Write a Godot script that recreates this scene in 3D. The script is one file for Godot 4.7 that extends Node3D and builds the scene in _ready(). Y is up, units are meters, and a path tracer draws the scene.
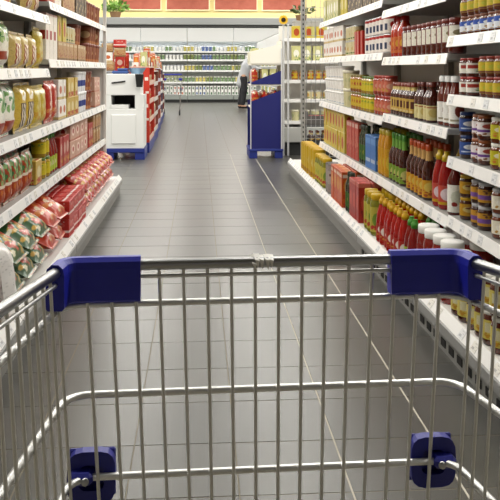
extends Node3D
# World axes: x to the right across the aisle, y up, the aisle runs along -z. Camera over the origin.

const XL := -0.84      # front of the raised noodle shelves
const XLB := -0.69     # front of their base deck
const XR := 1.10       # front of the raised sauce shelves
const XRB := 0.945     # front of their base deck
const BASE_Y := 0.15

var rng := RandomNumberGenerator.new()
var mats := {}
var kinds := {}
var used := {}
var ORD := ["first", "second", "third", "fourth", "fifth", "sixth", "seventh", "eighth", "ninth", "tenth", "eleventh", "twelfth", "thirteenth", "fourteenth", "fifteenth", "sixteenth", "seventeenth", "eighteenth", "nineteenth", "twentieth"]

# ------------------------------------------------------------------ mesh tools
class MB:
	var v := PackedVector3Array()
	var n := PackedVector3Array()
	var uv := PackedVector2Array()
	var ix := PackedInt32Array()
	func vert(p: Vector3, nn: Vector3, t := Vector2.ZERO) -> int:
		v.append(p); n.append(nn); uv.append(t)
		return v.size() - 1
	func tri(a: int, b: int, c: int) -> void:
		var cr := (v[b] - v[a]).cross(v[c] - v[a])
		if cr.dot(n[a] + n[b] + n[c]) > 0.0:
			ix.append_array(PackedInt32Array([a, c, b]))
		else:
			ix.append_array(PackedInt32Array([a, b, c]))
	func quad(a: int, b: int, c: int, d: int) -> void:
		tri(a, b, c); tri(a, c, d)
	func flat(pts: Array, uvs: Array = []) -> void:
		var nn: Vector3 = (pts[2] - pts[0]).cross(pts[1] - pts[0]).normalized()
		var id := []
		for k in pts.size():
			id.append(vert(pts[k], nn, uvs[k] if uvs.size() else Vector2.ZERO))
		for k in range(1, pts.size() - 1):
			tri(id[0], id[k], id[k + 1])
	func box(c: Vector3, s: Vector3, b := 0.0) -> MB:
		var h := s * 0.5
		for ax in 3:
			var u := (ax + 1) % 3
			var w := (ax + 2) % 3
			for sg in [-1.0, 1.0]:
				var nn := Vector3.ZERO
				nn[ax] = sg
				var id := []
				for q in [[-1, -1], [1, -1], [1, 1], [-1, 1]]:
					var p := Vector3.ZERO
					p[ax] = sg * h[ax]
					p[u] = q[0] * (h[u] - b)
					p[w] = q[1] * (h[w] - b)
					id.append(vert(c + p, nn, buv(p, h, ax)))
				quad(id[0], id[1], id[2], id[3])
		if b > 0.0:
			for ax in 3:
				var u := (ax + 1) % 3
				var w := (ax + 2) % 3
				for su in [-1.0, 1.0]:
					for sw in [-1.0, 1.0]:
						var nn := Vector3.ZERO
						nn[u] = su * 0.7071
						nn[w] = sw * 0.7071
						var id := []
						for q in [[-1, 0], [1, 0], [1, 1], [-1, 1]]:
							var p := Vector3.ZERO
							p[ax] = q[0] * (h[ax] - b)
							p[u] = su * (h[u] - (b if q[1] == 1 else 0.0))
							p[w] = sw * (h[w] - (b if q[1] == 0 else 0.0))
							id.append(vert(c + p, nn, buv(p, h, u if ax == 1 else (0 if ax == 2 else 2))))
						quad(id[0], id[1], id[2], id[3])
			for sx in [-1.0, 1.0]:
				for sy in [-1.0, 1.0]:
					for sz in [-1.0, 1.0]:
						var nn := Vector3(sx, sy, sz).normalized()
						var a := vert(c + Vector3(sx * h.x, sy * (h.y - b), sz * (h.z - b)), nn)
						var e := vert(c + Vector3(sx * (h.x - b), sy * h.y, sz * (h.z - b)), nn)
						var f := vert(c + Vector3(sx * (h.x - b), sy * (h.y - b), sz * h.z), nn)
						tri(a, e, f)
		return self
	func buv(p: Vector3, h: Vector3, ax: int) -> Vector2:
		if ax == 0:
			return Vector2(0.5 - p.z / h.z * 0.5, 0.5 - p.y / h.y * 0.5)
		if ax == 1:
			return Vector2(0.5 + p.x / h.x * 0.5, 0.5 + p.z / h.z * 0.5)
		return Vector2(0.5 + p.x / h.x * 0.5, 0.5 - p.y / h.y * 0.5)
	func lathe(prof: Array, seg := 16, o := Vector3.ZERO, urep := 2.0) -> MB:
		# prof: [radius, y]; a doubled point makes a hard edge
		var y0: float = prof[0][1]
		var y1: float = prof[prof.size() - 1][1]
		for k in prof.size() - 1:
			var r0: float = prof[k][0]
			var r1: float = prof[k + 1][0]
			var a0: float = prof[k][1]
			var a1: float = prof[k + 1][1]
			if absf(r0 - r1) + absf(a0 - a1) < 1e-6:
				continue
			var sl := Vector2(a1 - a0, r0 - r1).normalized()
			var n0 := sl
			var n1 := sl
			if k > 0 and absf(prof[k - 1][0] - r0) + absf(prof[k - 1][1] - a0) > 1e-6:
				var pl := Vector2(a0 - prof[k - 1][1], prof[k - 1][0] - r0).normalized()
				if pl.dot(sl) > 0.3: n0 = (sl + pl).normalized()
			if k + 2 < prof.size() and absf(prof[k + 2][0] - r1) + absf(prof[k + 2][1] - a1) > 1e-6:
				var nl := Vector2(prof[k + 2][1] - a1, r1 - prof[k + 2][0]).normalized()
				if nl.dot(sl) > 0.3: n1 = (sl + nl).normalized()
			var base := v.size()
			for j in seg + 1:
				var an := TAU * j / seg + PI
				var dx := sin(an)
				var dz := cos(an)
				vert(o + Vector3(dx * r0, a0, dz * r0), Vector3(dx * n0.x, n0.y, dz * n0.x), Vector2(urep * j / seg, 1.0 - (a0 - y0) / maxf(y1 - y0, 1e-6)))
				vert(o + Vector3(dx * r1, a1, dz * r1), Vector3(dx * n1.x, n1.y, dz * n1.x), Vector2(urep * j / seg, 1.0 - (a1 - y0) / maxf(y1 - y0, 1e-6)))
			for j in seg:
				var q := base + j * 2
				if r0 > 1e-6: tri(q, q + 2, q + 1)
				if r1 > 1e-6: tri(q + 1, q + 2, q + 3)
		return self
	func tube(pts: Array, r: float, seg := 8, closed := false) -> MB:
		var m := pts.size()
		var rings := []
		var up := Vector3.UP
		var d0: Vector3 = (pts[1] - pts[0]).normalized()
		if absf(d0.dot(up)) > 0.9: up = Vector3.RIGHT
		var side := d0.cross(up).normalized()
		for k in m:
			var a: Vector3 = pts[(k - 1 + m) % m] if (closed or k > 0) else pts[k]
			var b: Vector3 = pts[(k + 1) % m] if (closed or k < m - 1) else pts[k]
			var d := (b - a).normalized()
			side = (side - d * side.dot(d)).normalized()
			var bi := d.cross(side)
			var ring := []
			for j in seg:
				var an := TAU * j / seg
				var nn := side * cos(an) + bi * sin(an)
				ring.append(vert(pts[k] + nn * r, nn, Vector2(float(j) / seg, k)))
			rings.append(ring)
		for k in (m if closed else m - 1):
			var A: Array = rings[k]
			var B: Array = rings[(k + 1) % m]
			for j in seg:
				quad(A[j], A[(j + 1) % seg], B[(j + 1) % seg], B[j])
		if not closed:
			for e in [0, m - 1]:
				var dd: Vector3 = (pts[1] - pts[0]).normalized() * -1.0 if e == 0 else (pts[m - 1] - pts[m - 2]).normalized()
				var id := []
				for j in seg:
					id.append(vert(v[rings[e][j]], dd))
				for j in range(1, seg - 1):
					tri(id[0], id[j], id[j + 1])
		return self
	func extrude(poly: Array, dirs: Array) -> MB:
		# poly: 2D outline (x = along "out", y = up) swept along dirs: [[origin, out]]
		var m := poly.size()
		var rings := []
		for d in dirs:
			var ring := []
			for k in m:
				ring.append(d[0] + d[1] * poly[k].x + Vector3.UP * poly[k].y)
			rings.append(ring)
		for k in dirs.size() - 1:
			for j in m:
				var a: Vector3 = rings[k][j]
				var b: Vector3 = rings[k][(j + 1) % m]
				var c: Vector3 = rings[k + 1][(j + 1) % m]
				var e: Vector3 = rings[k + 1][j]
				flat([a, b, c, e])
		flat(rings[0])
		var last: Array = rings[rings.size() - 1].duplicate()
		last.reverse()
		flat(last)
		return self
	func mesh() -> ArrayMesh:
		var arr := []
		arr.resize(Mesh.ARRAY_MAX)
		arr[Mesh.ARRAY_VERTEX] = v
		arr[Mesh.ARRAY_NORMAL] = n
		arr[Mesh.ARRAY_TEX_UV] = uv
		arr[Mesh.ARRAY_INDEX] = ix
		var am := ArrayMesh.new()
		am.add_surface_from_arrays(Mesh.PRIMITIVE_TRIANGLES, arr)
		return am

func mb() -> MB:
	return MB.new()

# ------------------------------------------------------------------ scene tools
func numbered(called: String) -> String:
	var k: int = used.get(called, 0)
	used[called] = k + 1
	return called if k == 0 else "%s_%03d" % [called, k]

func col(hex: String) -> Color:
	return Color.html(hex)

func dye(hex: String) -> Color:
	# packaging colour: printed inks are a little deeper than the swatches they were picked from
	var c := Color.html(hex)
	if c.s > 0.16:
		c = Color.from_hsv(c.h, minf(1.0, c.s * 1.12), c.v * 0.9)
	return c

func mat(key: String, c: Color, rough := 0.5, metal := 0.0, tex: Texture2D = null, coat := 0.0) -> StandardMaterial3D:
	if mats.has(key):
		return mats[key]
	var m := StandardMaterial3D.new()
	m.resource_name = key
	m.albedo_color = c
	m.roughness = rough
	m.metallic = metal
	if tex: m.albedo_texture = tex
	if coat > 0.0:
		m.clearcoat_enabled = true
		m.clearcoat = coat
		m.clearcoat_roughness = 0.08
	mats[key] = m
	return m

func part(called: String, b: MB, m: Material, parent: Node, at := Vector3.ZERO) -> MeshInstance3D:
	return inst(called, b.mesh(), m, parent, at)

func inst(called: String, me: Mesh, m: Material, parent: Node, at := Vector3.ZERO) -> MeshInstance3D:
	var o := MeshInstance3D.new()
	o.name = called
	o.mesh = me
	o.material_override = m
	o.position = at
	o.cast_shadow = GeometryInstance3D.SHADOW_CASTING_SETTING_ON
	parent.add_child(o, true)
	return o

func tag(o: Node, label: String, category: String, group := "", kind := "") -> void:
	if label: o.set_meta("label", label)
	if category: o.set_meta("category", category)
	if group: o.set_meta("group", group)
	if kind: o.set_meta("kind", kind)

func thing(called: String, label: String, category: String, at := Vector3.ZERO, turn := 0.0, group := "") -> Node3D:
	var o := Node3D.new()
	o.name = numbered(called)
	add_child(o)
	o.position = at
	o.rotation.y = turn
	tag(o, label, category, group)
	return o

func struct(called: String, b: MB, m: Material) -> MeshInstance3D:
	var o := part(called, b, m, self)
	o.set_meta("kind", "structure")
	return o

# flat print: blocks, ovals, stripes and specks of ink
func ink(base: String, ops: Array, w := 48, h := 64) -> ImageTexture:
	var im := Image.create(w, h, false, Image.FORMAT_RGB8)
	im.fill(dye(base))
	var r := RandomNumberGenerator.new()
	r.seed = hash(base + str(ops))
	for o in ops:
		var c := dye(o[o.size() - 1])
		match o[0]:
			"r":
				im.fill_rect(Rect2i(int(o[1] * w), int(o[2] * h), maxi(1, int(o[3] * w)), maxi(1, int(o[4] * h))), c)
			"e":
				for y in h:
					for x in w:
						var dx: float = (float(x) / w - o[1]) / o[3]
						var dy: float = (float(y) / h - o[2]) / o[4]
						if dx * dx + dy * dy < 1.0: im.set_pixel(x, y, c)
			"s":
				for k in o[1]:
					var x0: float = o[2] + (o[3] - o[2]) * k / o[1]
					im.fill_rect(Rect2i(int(x0 * w), int(o[4] * h), maxi(1, int((o[3] - o[2]) * w * 0.5 / o[1])), int((o[5] - o[4]) * h)), c)
			"b":   # irregular printed blobs: leaves, vegetables, food picture
				for k in o[1]:
					var cx := r.randf_range(o[2], o[3]) * w
					var cy := r.randf_range(o[4], o[5]) * h
					var rx := r.randf_range(0.04, 0.11) * w
					var ry := r.randf_range(0.03, 0.08) * h
					for y in range(maxi(0, int(cy - ry)), mini(h, int(cy + ry) + 1)):
						for x in range(maxi(0, int(cx - rx)), mini(w, int(cx + rx) + 1)):
							if pow((x - cx) / rx, 2) + pow((y - cy) / ry, 2) < 1.0: im.set_pixel(x, y, c.lightened(r.randf() * 0.12))
	for k in w * h / 5:
		var x := r.randi() % w
		var y := r.randi() % h
		var c0 := im.get_pixel(x, y)
		im.set_pixel(x, y, c0.lightened(0.10) if r.randf() < 0.5 else c0.darkened(0.12))
	return ImageTexture.create_from_image(im)

# ------------------------------------------------------------------ package makers (base at origin, front towards +z)
func reg(key: String, node: Node3D, called: String, cat: String, w: float, h: float, d: float) -> void:
	node.name = called
	kinds[key] = {"node": node, "called": called, "cat": cat, "w": w, "h": h, "d": d}

func k_jar(key: String, r: float, h: float, content: String, lid: String, tex: Texture2D, l0 := 0.18, l1 := 0.72) -> void:
	var t := Node3D.new()
	part("glass_body", mb().lathe([[0.0, 0.0], [r * 0.9, 0.0], [r, h * 0.05], [r, h * 0.74], [r * 0.93, h * 0.82], [r * 0.84, h * 0.86], [r * 0.84, h * 0.9]], 14), mat(key + "_body", dye(content), 0.12, 0.0, null, 0.6), t)
	part("lid", mb().lathe([[r * 0.88, h * 0.86], [r * 0.9, h * 0.87], [r * 0.9, h * 0.985], [r * 0.84, h], [0.0, h]], 14), mat("lid_" + lid, dye(lid), 0.3), t)
	part("label", mb().lathe([[r * 1.012, h * l0], [r * 1.012, h * l1]], 14), mat(key + "_label", Color.WHITE, 0.5, 0.0, tex), t)
	reg(key, t, "sauce_jar", "jar", r * 2.0, h, r * 2.0)

func k_bottle(key: String, called: String, r: float, h: float, content: String, cap: String, tex: Texture2D, sh := 0.6, nr := 0.36, l0 := 0.1, l1 := 0.5, neck := "") -> void:
	var t := Node3D.new()
	var caph := h * 0.12
	part("bottle_body", mb().lathe([[0.0, 0.0], [r * 0.88, 0.0], [r, h * 0.03], [r, h * sh], [r * 0.9, h * (sh + 0.05)], [r * (nr + 0.12), h * (sh + 0.16)], [r * nr, h * (sh + 0.22)], [r * nr, h - caph * 0.5]], 14), mat(key + "_body", dye(content), 0.12, 0.0, null, 0.6), t)
	part("cap", mb().lathe([[r * nr * 1.05, h - caph], [r * nr * 1.25, h - caph], [r * nr * 1.2, h - 0.003], [r * nr, h], [0.0, h]], 12), mat("lid_" + cap, dye(cap), 0.3), t)
	part("label", mb().lathe([[r * 1.012, h * l0], [r * 1.012, h * l1]], 14), mat(key + "_label", Color.WHITE, 0.5, 0.0, tex), t)
	if neck:
		part("neck_band", mb().lathe([[r * (nr + 0.16), h * (sh + 0.14)], [r * (nr + 0.05), h * (sh + 0.21)], [r * (nr + 0.05), h - caph]], 12), mat("lid_" + neck, col(neck), 0.35), t)
	reg(key, t, called, "bottle", r * 2.0, h, r * 2.0)

func k_squeeze(key: String, r: float, h: float, content: String, cap: String, tex: Texture2D) -> void:
	var t := Node3D.new()
	part("bottle_body", mb().lathe([[0.0, 0.0], [r * 0.9, 0.0], [r, h * 0.03], [r * 0.97, h * 0.22], [r, h * 0.45], [r * 0.88, h * 0.62], [r * 0.6, h * 0.76], [r * 0.46, h * 0.82], [r * 0.46, h * 0.86]], 14), mat(key + "_body", dye(content), 0.18, 0.0, null, 0.4), t)
	part("cap", mb().lathe([[r * 0.5, h * 0.83], [r * 0.56, h * 0.835], [r * 0.52, h * 0.92], [r * 0.36, h * 0.94], [r * 0.3, h], [0.0, h]], 12), mat("lid_" + cap, dye(cap), 0.35), t)
	part("label", mb().lathe([[r * 1.015, h * 0.08], [r * 1.0, h * 0.22], [r * 1.015, h * 0.42]], 14), mat(key + "_label", Color.WHITE, 0.45, 0.0, tex), t)
	reg(key, t, "ketchup_bottle", "bottle", r * 2.0, h, r * 2.0)

func k_can(key: String, called: String, r: float, h: float, rim: String, tex: Texture2D, metal := 0.9) -> void:
	var t := Node3D.new()
	part("shell", mb().lathe([[0.0, 0.002], [r * 0.93, 0.002], [r * 0.97, 0.0], [r, 0.004], [r, h - 0.004], [r * 0.97, h], [r * 0.93, h - 0.004], [0.0, h - 0.004]], 14), mat("rim_" + rim, col(rim), 0.3, metal), t)
	part("label", mb().lathe([[r * 1.01, h * 0.06], [r * 1.01, h * 0.94]], 14), mat(key + "_label", Color.WHITE, 0.4, 0.0, tex), t)
	reg(key, t, called, "can", r * 2.0, h, r * 2.0)

func k_tub(key: String, r: float, h: float, lid: String, tex: Texture2D) -> void:
	var t := Node3D.new()
	part("tub_body", mb().lathe([[0.0, 0.0], [r * 0.82, 0.0], [r * 0.84, 0.004], [r * 0.95, h * 0.86]], 14), mat(key + "_body", Color.WHITE, 0.45, 0.0, tex), t)
	part("lid", mb().lathe([[r * 0.96, h * 0.84], [r, h * 0.85], [r, h * 0.98], [r * 0.93, h], [r * 0.9, h * 0.97], [0.0, h * 0.97]], 14), mat("lid_" + lid, col(lid), 0.4), t)
	reg(key, t, "plastic_tub", "tub", r * 2.0, h, r * 2.0)

func k_carton(key: String, called: String, w: float, h: float, d: float, tex: Texture2D, rough := 0.4) -> void:
	var o := MeshInstance3D.new()
	o.mesh = mb().box(Vector3(0, h / 2, 0), Vector3(w, h, d), 0.0025).mesh()
	o.material_override = mat(key + "_print", Color.WHITE, rough, 0.0, tex)
	reg(key, o, called, "box", w, h, d)

func k_bag(key: String, called: String, w: float, h: float, d: float, tex: Texture2D) -> void:
	var t := Node3D.new()
	var m := mat(key + "_film", Color.WHITE, 0.28, 0.0, tex, 0.3)
	var b := mb()
	var nx := 9
	var ny := 11
	var r := RandomNumberGenerator.new()
	r.seed = hash(key)
	var wob := []
	for k in (nx + 1) * (ny + 1): wob.append(r.randf_range(-0.004, 0.004))
	for s in [1.0, -1.0]:
		var P := func(i: int, j: int) -> Vector3:
			var u := float(clampi(i, 0, nx)) / nx * 2.0 - 1.0
			var q := float(clampi(j, 0, ny)) / ny * 2.0 - 1.0
			var th: float = pow(1.0 - pow(absf(u), 3.0), 0.7) * pow(1.0 - pow(absf(q), 4.0), 0.6)
			var z: float = d * 0.5 * th + (wob[clampi(j, 0, ny) * (nx + 1) + clampi(i, 0, nx)] if th > 0.05 else 0.0)
			return Vector3(u * w * 0.5 * (1.0 - 0.08 * th), h * 0.5 + q * h * 0.45, s * z)
		var base := b.v.size()
		for j in ny + 1:
			for i in nx + 1:
				var p: Vector3 = P.call(i, j)
				var du: Vector3 = P.call(i + 1, j) - P.call(i - 1, j)
				var dv: Vector3 = P.call(i, j + 1) - P.call(i, j - 1)
				var nn: Vector3 = du.cross(dv).normalized() * s
				b.vert(p, nn, Vector2(float(i) / nx, 1.0 - float(j) / ny))
		for j in ny:
			for i in nx:
				var a := base + j * (nx + 1) + i
				b.quad(a, a + 1, a + nx + 2, a + nx + 1)
	part("pouch", b, m, t)
	part("top_seal", mb().box(Vector3(0, h * 0.975, 0), Vector3(w * 0.97, h * 0.05, 0.003)), m, t)
	part("bottom_seal", mb().box(Vector3(0, h * 0.025, 0), Vector3(w * 0.97, h * 0.05, 0.003)), m, t)
	reg(key, t, called, "bag", w, h, d)

func put(key: String, at: Vector3, turn: float, label: String, group: String, basis_extra := Basis()) -> Node3D:
	var k: Dictionary = kinds[key]
	var o: Node3D = k.node.duplicate()
	o.name = numbered(k.called)
	add_child(o)
	o.transform = Transform3D(Basis(Vector3.UP, turn) * basis_extra, at + Vector3(0, 0.001, 0))
	tag(o, label, k.cat, group)
	return o

# a row of one product along a shelf; side -1 noodle shelves, +1 sauce shelves
func run(key: String, side: int, y: float, d0: float, d1: float, desc: String, anchor: String, group: String, o := {}) -> void:
	var k: Dictionary = kinds[key]
	var gap: float = o.get("gap", 0.006)
	var rows: int = o.get("rows", 1)
	var tiers: int = o.get("tiers", 1)
	var low: bool = o.get("base", false)
	var step: float = k.w + gap
	var count := maxi(1, int((d1 - d0 + gap) / step))
	var front: float = ((XLB - 0.055) if low else (XL - 0.03)) if side < 0 else ((XRB + 0.055) if low else (XR + 0.03))
	front += side * o.get("inset", 0.0)
	var turn := PI / 2 if side < 0 else -PI / 2
	for t in tiers:
		for rr in rows:
			for i in count:
				var x: float = front + side * (k.d * 0.5 + rr * (k.d + 0.014)) + rng.randf_range(-0.004, 0.004)
				var z: float = -(d0 + k.w * 0.5 + i * step) + rng.randf_range(-0.3, 0.3) * gap
				if t == tiers - 1 and tiers > 1 and rng.randf() < o.get("missing", 0.0):
					continue
				var say := desc
				if tiers == 2: say = ("lower " if t == 0 else "upper ") + say
				if tiers == 3: say = ["lower ", "middle ", "upper "][t] + say
				if rows > 1: say = ["front ", "rear ", "rearmost "][rr] + say
				say += ", %s along from the %s" % [ORD[mini(i, 19)], anchor]
				put(key, Vector3(x, y + t * (k.h + 0.0005), z), turn + rng.randf_range(-0.05, 0.05), say, group)

# ------------------------------------------------------------------ shelving
func shelf_unit(side: int, d0: float, d1: float, levels: Array, label: String, slots := false) -> Node3D:
	var xf: float = XL if side < 0 else XR
	var xb: float = XLB if side < 0 else XRB
	var back: float = xf + side * 0.44
	var L := d1 - d0
	var zc := -(d0 + d1) / 2
	var t := thing("shelving_unit", label, "shelving", Vector3(xf, 0, zc), 0, "aisle shelving units")
	var white := mat("shelf_white", col("eceae6"), 0.35)
	var grey := mat("shelf_grey", col("a9a9a6"), 0.4)
	var dark := mat("shelf_back", col("e2dfd9"), 0.5)
	var lx := func(x: float) -> float: return x - xf
	part("back_panel", mb().box(Vector3(lx.call(back), 1.02, 0), Vector3(0.02, 1.96, L - 0.004)), dark, t)
	for e in [-1, 1]:
		part("upright", mb().box(Vector3(lx.call(back - side * 0.03), 1.02, e * (L / 2 - 0.022)), Vector3(0.035, 1.96, 0.035), 0.003), grey, t)
	var depth: float = absf(back - xb)
	var deck := part("base_deck", mb().box(Vector3(lx.call(xb + side * (depth / 2 + 0.02)), BASE_Y - 0.012, 0), Vector3(depth - 0.04, 0.024, L - 0.002)), white, t)
	rail(deck, lx.call(xb) + side * 0.002, BASE_Y - 0.012, L, side, true)
	part("bumper_strip", mb().box(Vector3(lx.call(xb + side * 0.012), 0.105, 0), Vector3(0.022, 0.05, L - 0.002), 0.006), mat("bumper_grey", col("8f8f8d"), 0.4), t)
	var kick := part("kick_plate", mb().box(Vector3(lx.call(xb + side * 0.03), 0.036, 0), Vector3(0.012, 0.072, L - 0.002)), mat("kick_grey", col("84847f"), 0.45), t)
	if slots:
		var sm := mb().box(Vector3.ZERO, Vector3(0.004, 0.03, 0.055)).mesh()
		var k := 0
		while k * 0.1 < L - 0.12:
			inst("vent_slot", sm, mat("slot_black", col("151515"), 0.8), kick, Vector3(lx.call(xb + side * 0.0225), 0.036, -L / 2 + 0.08 + k * 0.1))
			k += 1
	for y in levels:
		var s := part("shelf", mb().box(Vector3(side * 0.22, y - 0.014, 0), Vector3(0.42, 0.026, L - 0.006), 0.002), grey, t)
		rail(s, 0.0, y - 0.02, L, side, false)
	return t

func rail(parent: Node, x: float, y: float, L: float, side: int, base: bool) -> void:
	# white tilted price rail with its paper tickets
	var white := mat("rail_white", col("f4f3f1"), 0.3)
	var tilt := (0.62 if base else 0.22)
	var hh := 0.05
	var r := Node3D.new()
	var face := mb().box(Vector3.ZERO, Vector3(0.006, hh, L - 0.008), 0.0015)
	var o := part("price_rail", face, white, parent, Vector3(x + side * (0.02 if base else 0.004), y + (0.008 if base else -0.002), 0))
	o.rotation.z = -side * tilt
	r.free()
	var z := -L / 2 + 0.06
	while z < L / 2 - 0.05:
		var w := rng.randf_range(0.045, 0.07)
		if rng.randf() < 0.75:
			var shade: String = ["e6e7e8", "dfe1e3", "eae7df"][rng.randi() % 3]
			var tk := inst("price_ticket", ticket_mesh, mat("ticket_" + shade, col(shade), 0.5, 0.0, ticket_tex), parent, o.position + Basis(Vector3.BACK, -side * tilt) * Vector3(-side * 0.0036, 0.0, z))
			tk.rotation.z = -side * tilt
			if side > 0: tk.rotation.y = 0.0
		z += w + rng.randf_range(0.03, 0.10)

var ticket_mesh: Mesh
var ticket_tex: Texture2D

# ------------------------------------------------------------------ body mesher (distance field of tapered capsules)
func body_mesh(bones: Array, cell: float, k: float) -> ArrayMesh:
	var lo := Vector3(1e9, 1e9, 1e9)
	var hi := -lo
	for b in bones:
		for e in [[b[0], b[2]], [b[1], b[3]]]:
			lo = lo.min(e[0] - Vector3.ONE * (e[1] + 2.0 * cell))
			hi = hi.max(e[0] + Vector3.ONE * (e[1] + 2.0 * cell))
	var f := func(p: Vector3) -> float:
		var s := 0.0
		for b in bones:
			var ab: Vector3 = b[1] - b[0]
			var h := clampf((p - b[0]).dot(ab) / maxf(ab.length_squared(), 1e-9), 0.0, 1.0)
			var q: Vector3 = p - b[0] - ab * h
			if b.size() > 4: q.z /= b[4]
			s += exp(-(q.length() - lerpf(b[2], b[3], h)) / k)
		return -k * log(maxf(s, 1e-30))
	var nx := int((hi.x - lo.x) / cell) + 2
	var ny := int((hi.y - lo.y) / cell) + 2
	var nz := int((hi.z - lo.z) / cell) + 2
	var g := PackedFloat32Array()
	g.resize(nx * ny * nz)
	for z in nz:
		for y in ny:
			for x in nx:
				g[x + nx * (y + ny * z)] = f.call(lo + Vector3(x, y, z) * cell)
	var b := mb()
	var ids := {}
	for z in nz - 1:
		for y in ny - 1:
			for x in nx - 1:
				var sum := Vector3.ZERO
				var cnt := 0
				for e in [[0, 1], [2, 3], [4, 5], [6, 7], [0, 2], [1, 3], [4, 6], [5, 7], [0, 4], [1, 5], [2, 6], [3, 7]]:
					var pa := Vector3(e[0] & 1, (e[0] >> 1) & 1, e[0] >> 2)
					var pb := Vector3(e[1] & 1, (e[1] >> 1) & 1, e[1] >> 2)
					var va := g[x + int(pa.x) + nx * (y + int(pa.y) + ny * (z + int(pa.z)))]
					var vb := g[x + int(pb.x) + nx * (y + int(pb.y) + ny * (z + int(pb.z)))]
					if (va < 0.0) != (vb < 0.0):
						sum += pa.lerp(pb, va / (va - vb))
						cnt += 1
				if cnt:
					var p := lo + (Vector3(x, y, z) + sum / cnt) * cell
					var h := cell * 0.5
					var v0: float = f.call(p)
					var nn := Vector3(f.call(p + Vector3(h, 0, 0)) - v0, f.call(p + Vector3(0, h, 0)) - v0, f.call(p + Vector3(0, 0, h)) - v0).normalized()
					ids[x + nx * (y + ny * z)] = b.vert(p, nn)
	for z in range(1, nz - 1):
		for y in range(1, ny - 1):
			for x in range(1, nx - 1):
				var c0 := x + nx * (y + ny * z)
				var s0 := g[c0] < 0.0
				if s0 != (g[c0 + 1] < 0.0): b.quad(ids[c0], ids[c0 - nx], ids[c0 - nx - nx * ny], ids[c0 - nx * ny])
				if s0 != (g[c0 + nx] < 0.0): b.quad(ids[c0], ids[c0 - 1], ids[c0 - 1 - nx * ny], ids[c0 - nx * ny])
				if s0 != (g[c0 + nx * ny] < 0.0): b.quad(ids[c0], ids[c0 - 1], ids[c0 - 1 - nx], ids[c0 - nx])
	return b.mesh()

# ------------------------------------------------------------------ the scene
func _ready() -> void:
	rng.seed = 7
	# camera: level, lens shifted down, turned 3.65 degrees to the right of the aisle
	var cam := Camera3D.new()
	cam.name = "camera"
	cam.position = Vector3(0, 1.122, 0)
	cam.rotation.y = -atan(51.0 / 800.0)
	cam.projection = Camera3D.PROJECTION_FRUSTUM
	cam.near = 0.05
	cam.far = 60.0
	cam.size = 0.05 * 500.0 / 800.0
	cam.frustum_offset = Vector2(0, -0.05 * 181.0 / 800.0)
	add_child(cam)
	cam.current = true
	var we := WorldEnvironment.new()
	we.name = "environment"
	var env := Environment.new()
	env.background_mode = Environment.BG_COLOR
	env.background_color = Color(0.02, 0.02, 0.02)
	env.tonemap_mode = Environment.TONE_MAPPER_LINEAR
	env.tonemap_exposure = 1.0
	env.sdfgi_enabled = true
	env.ssao_enabled = true
	env.ssil_enabled = true
	we.environment = env
	add_child(we)
	# ceiling strip lights: the store's own lamps, in rows across the aisles
	for k in 9:
		for x in [-3.5, 3.5]:
			ceiling_light(Vector3(x, 4.3, -(2.5 + k * 3.0)), "long ceiling strip light, %s row from the chilled cases, %s side" % [ORD[8 - k], "noodle" if x < 0 else "sauce"])
	ticket_mesh = mb().box(Vector3.ZERO, Vector3(0.0015, 0.036, 0.05)).mesh()
	ticket_tex = ink("ffffff", [["r", 0.1, 0.15, 0.6, 0.12, "dcdcdc"], ["r", 0.1, 0.4, 0.4, 0.08, "e0e0e0"], ["r", 0.45, 0.6, 0.45, 0.26, "cccccf"]], 24, 16)
	room()
	gondolas()
	packages()
	stock_sauce()
	stock_noodles()
	trolley_thing = make_trolley("empty wire shopping trolley with blue corner grips in the aisle", Vector3(0.085, 0, -1.0), deg_to_rad(1.7))
	back_of_store()
	cross_aisle()

var trolley_thing: Node3D

const LAMP_ENERGY := 17.0

func ceiling_light(at: Vector3, label: String) -> void:
	var t := thing("ceiling_light", label, "light", at, 0, "ceiling strip lights")
	part("housing", mb().box(Vector3(0, 0.05, 0), Vector3(6.3, 0.1, 0.36), 0.01), mat("lamp_housing", col("d8d8d6"), 0.5), t)
	var gm := mat("lamp_glow", col("fdfdfb"), 0.5)
	gm.emission_enabled = true
	gm.emission = col("fffdf8")
	gm.emission_energy_multiplier = 2.0
	part("diffuser", mb().box(Vector3(0, -0.012, 0), Vector3(6.2, 0.02, 0.3), 0.004), gm, t)
	var l := AreaLight3D.new()
	l.name = "strip_lamp"
	l.area_size = Vector2(6.2, 0.3)
	l.rotation.x = -PI / 2
	l.position.y = -0.03
	l.light_color = col("fffcf4")
	l.light_energy = LAMP_ENERGY
	l.shadow_enabled = true
	l.area_range = 60.0
	t.add_child(l)

func noise_tex(fr: float, a: String, b: String, sz := 256, sd := 1) -> NoiseTexture2D:
	var nt := NoiseTexture2D.new()
	nt.width = sz
	nt.height = sz
	nt.seamless = true
	var fn := FastNoiseLite.new()
	fn.seed = sd
	fn.frequency = fr
	fn.fractal_octaves = 4
	nt.noise = fn
	var gr := Gradient.new()
	gr.set_color(0, col(a))
	gr.set_color(1, col(b))
	nt.color_ramp = gr
	return nt

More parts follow.
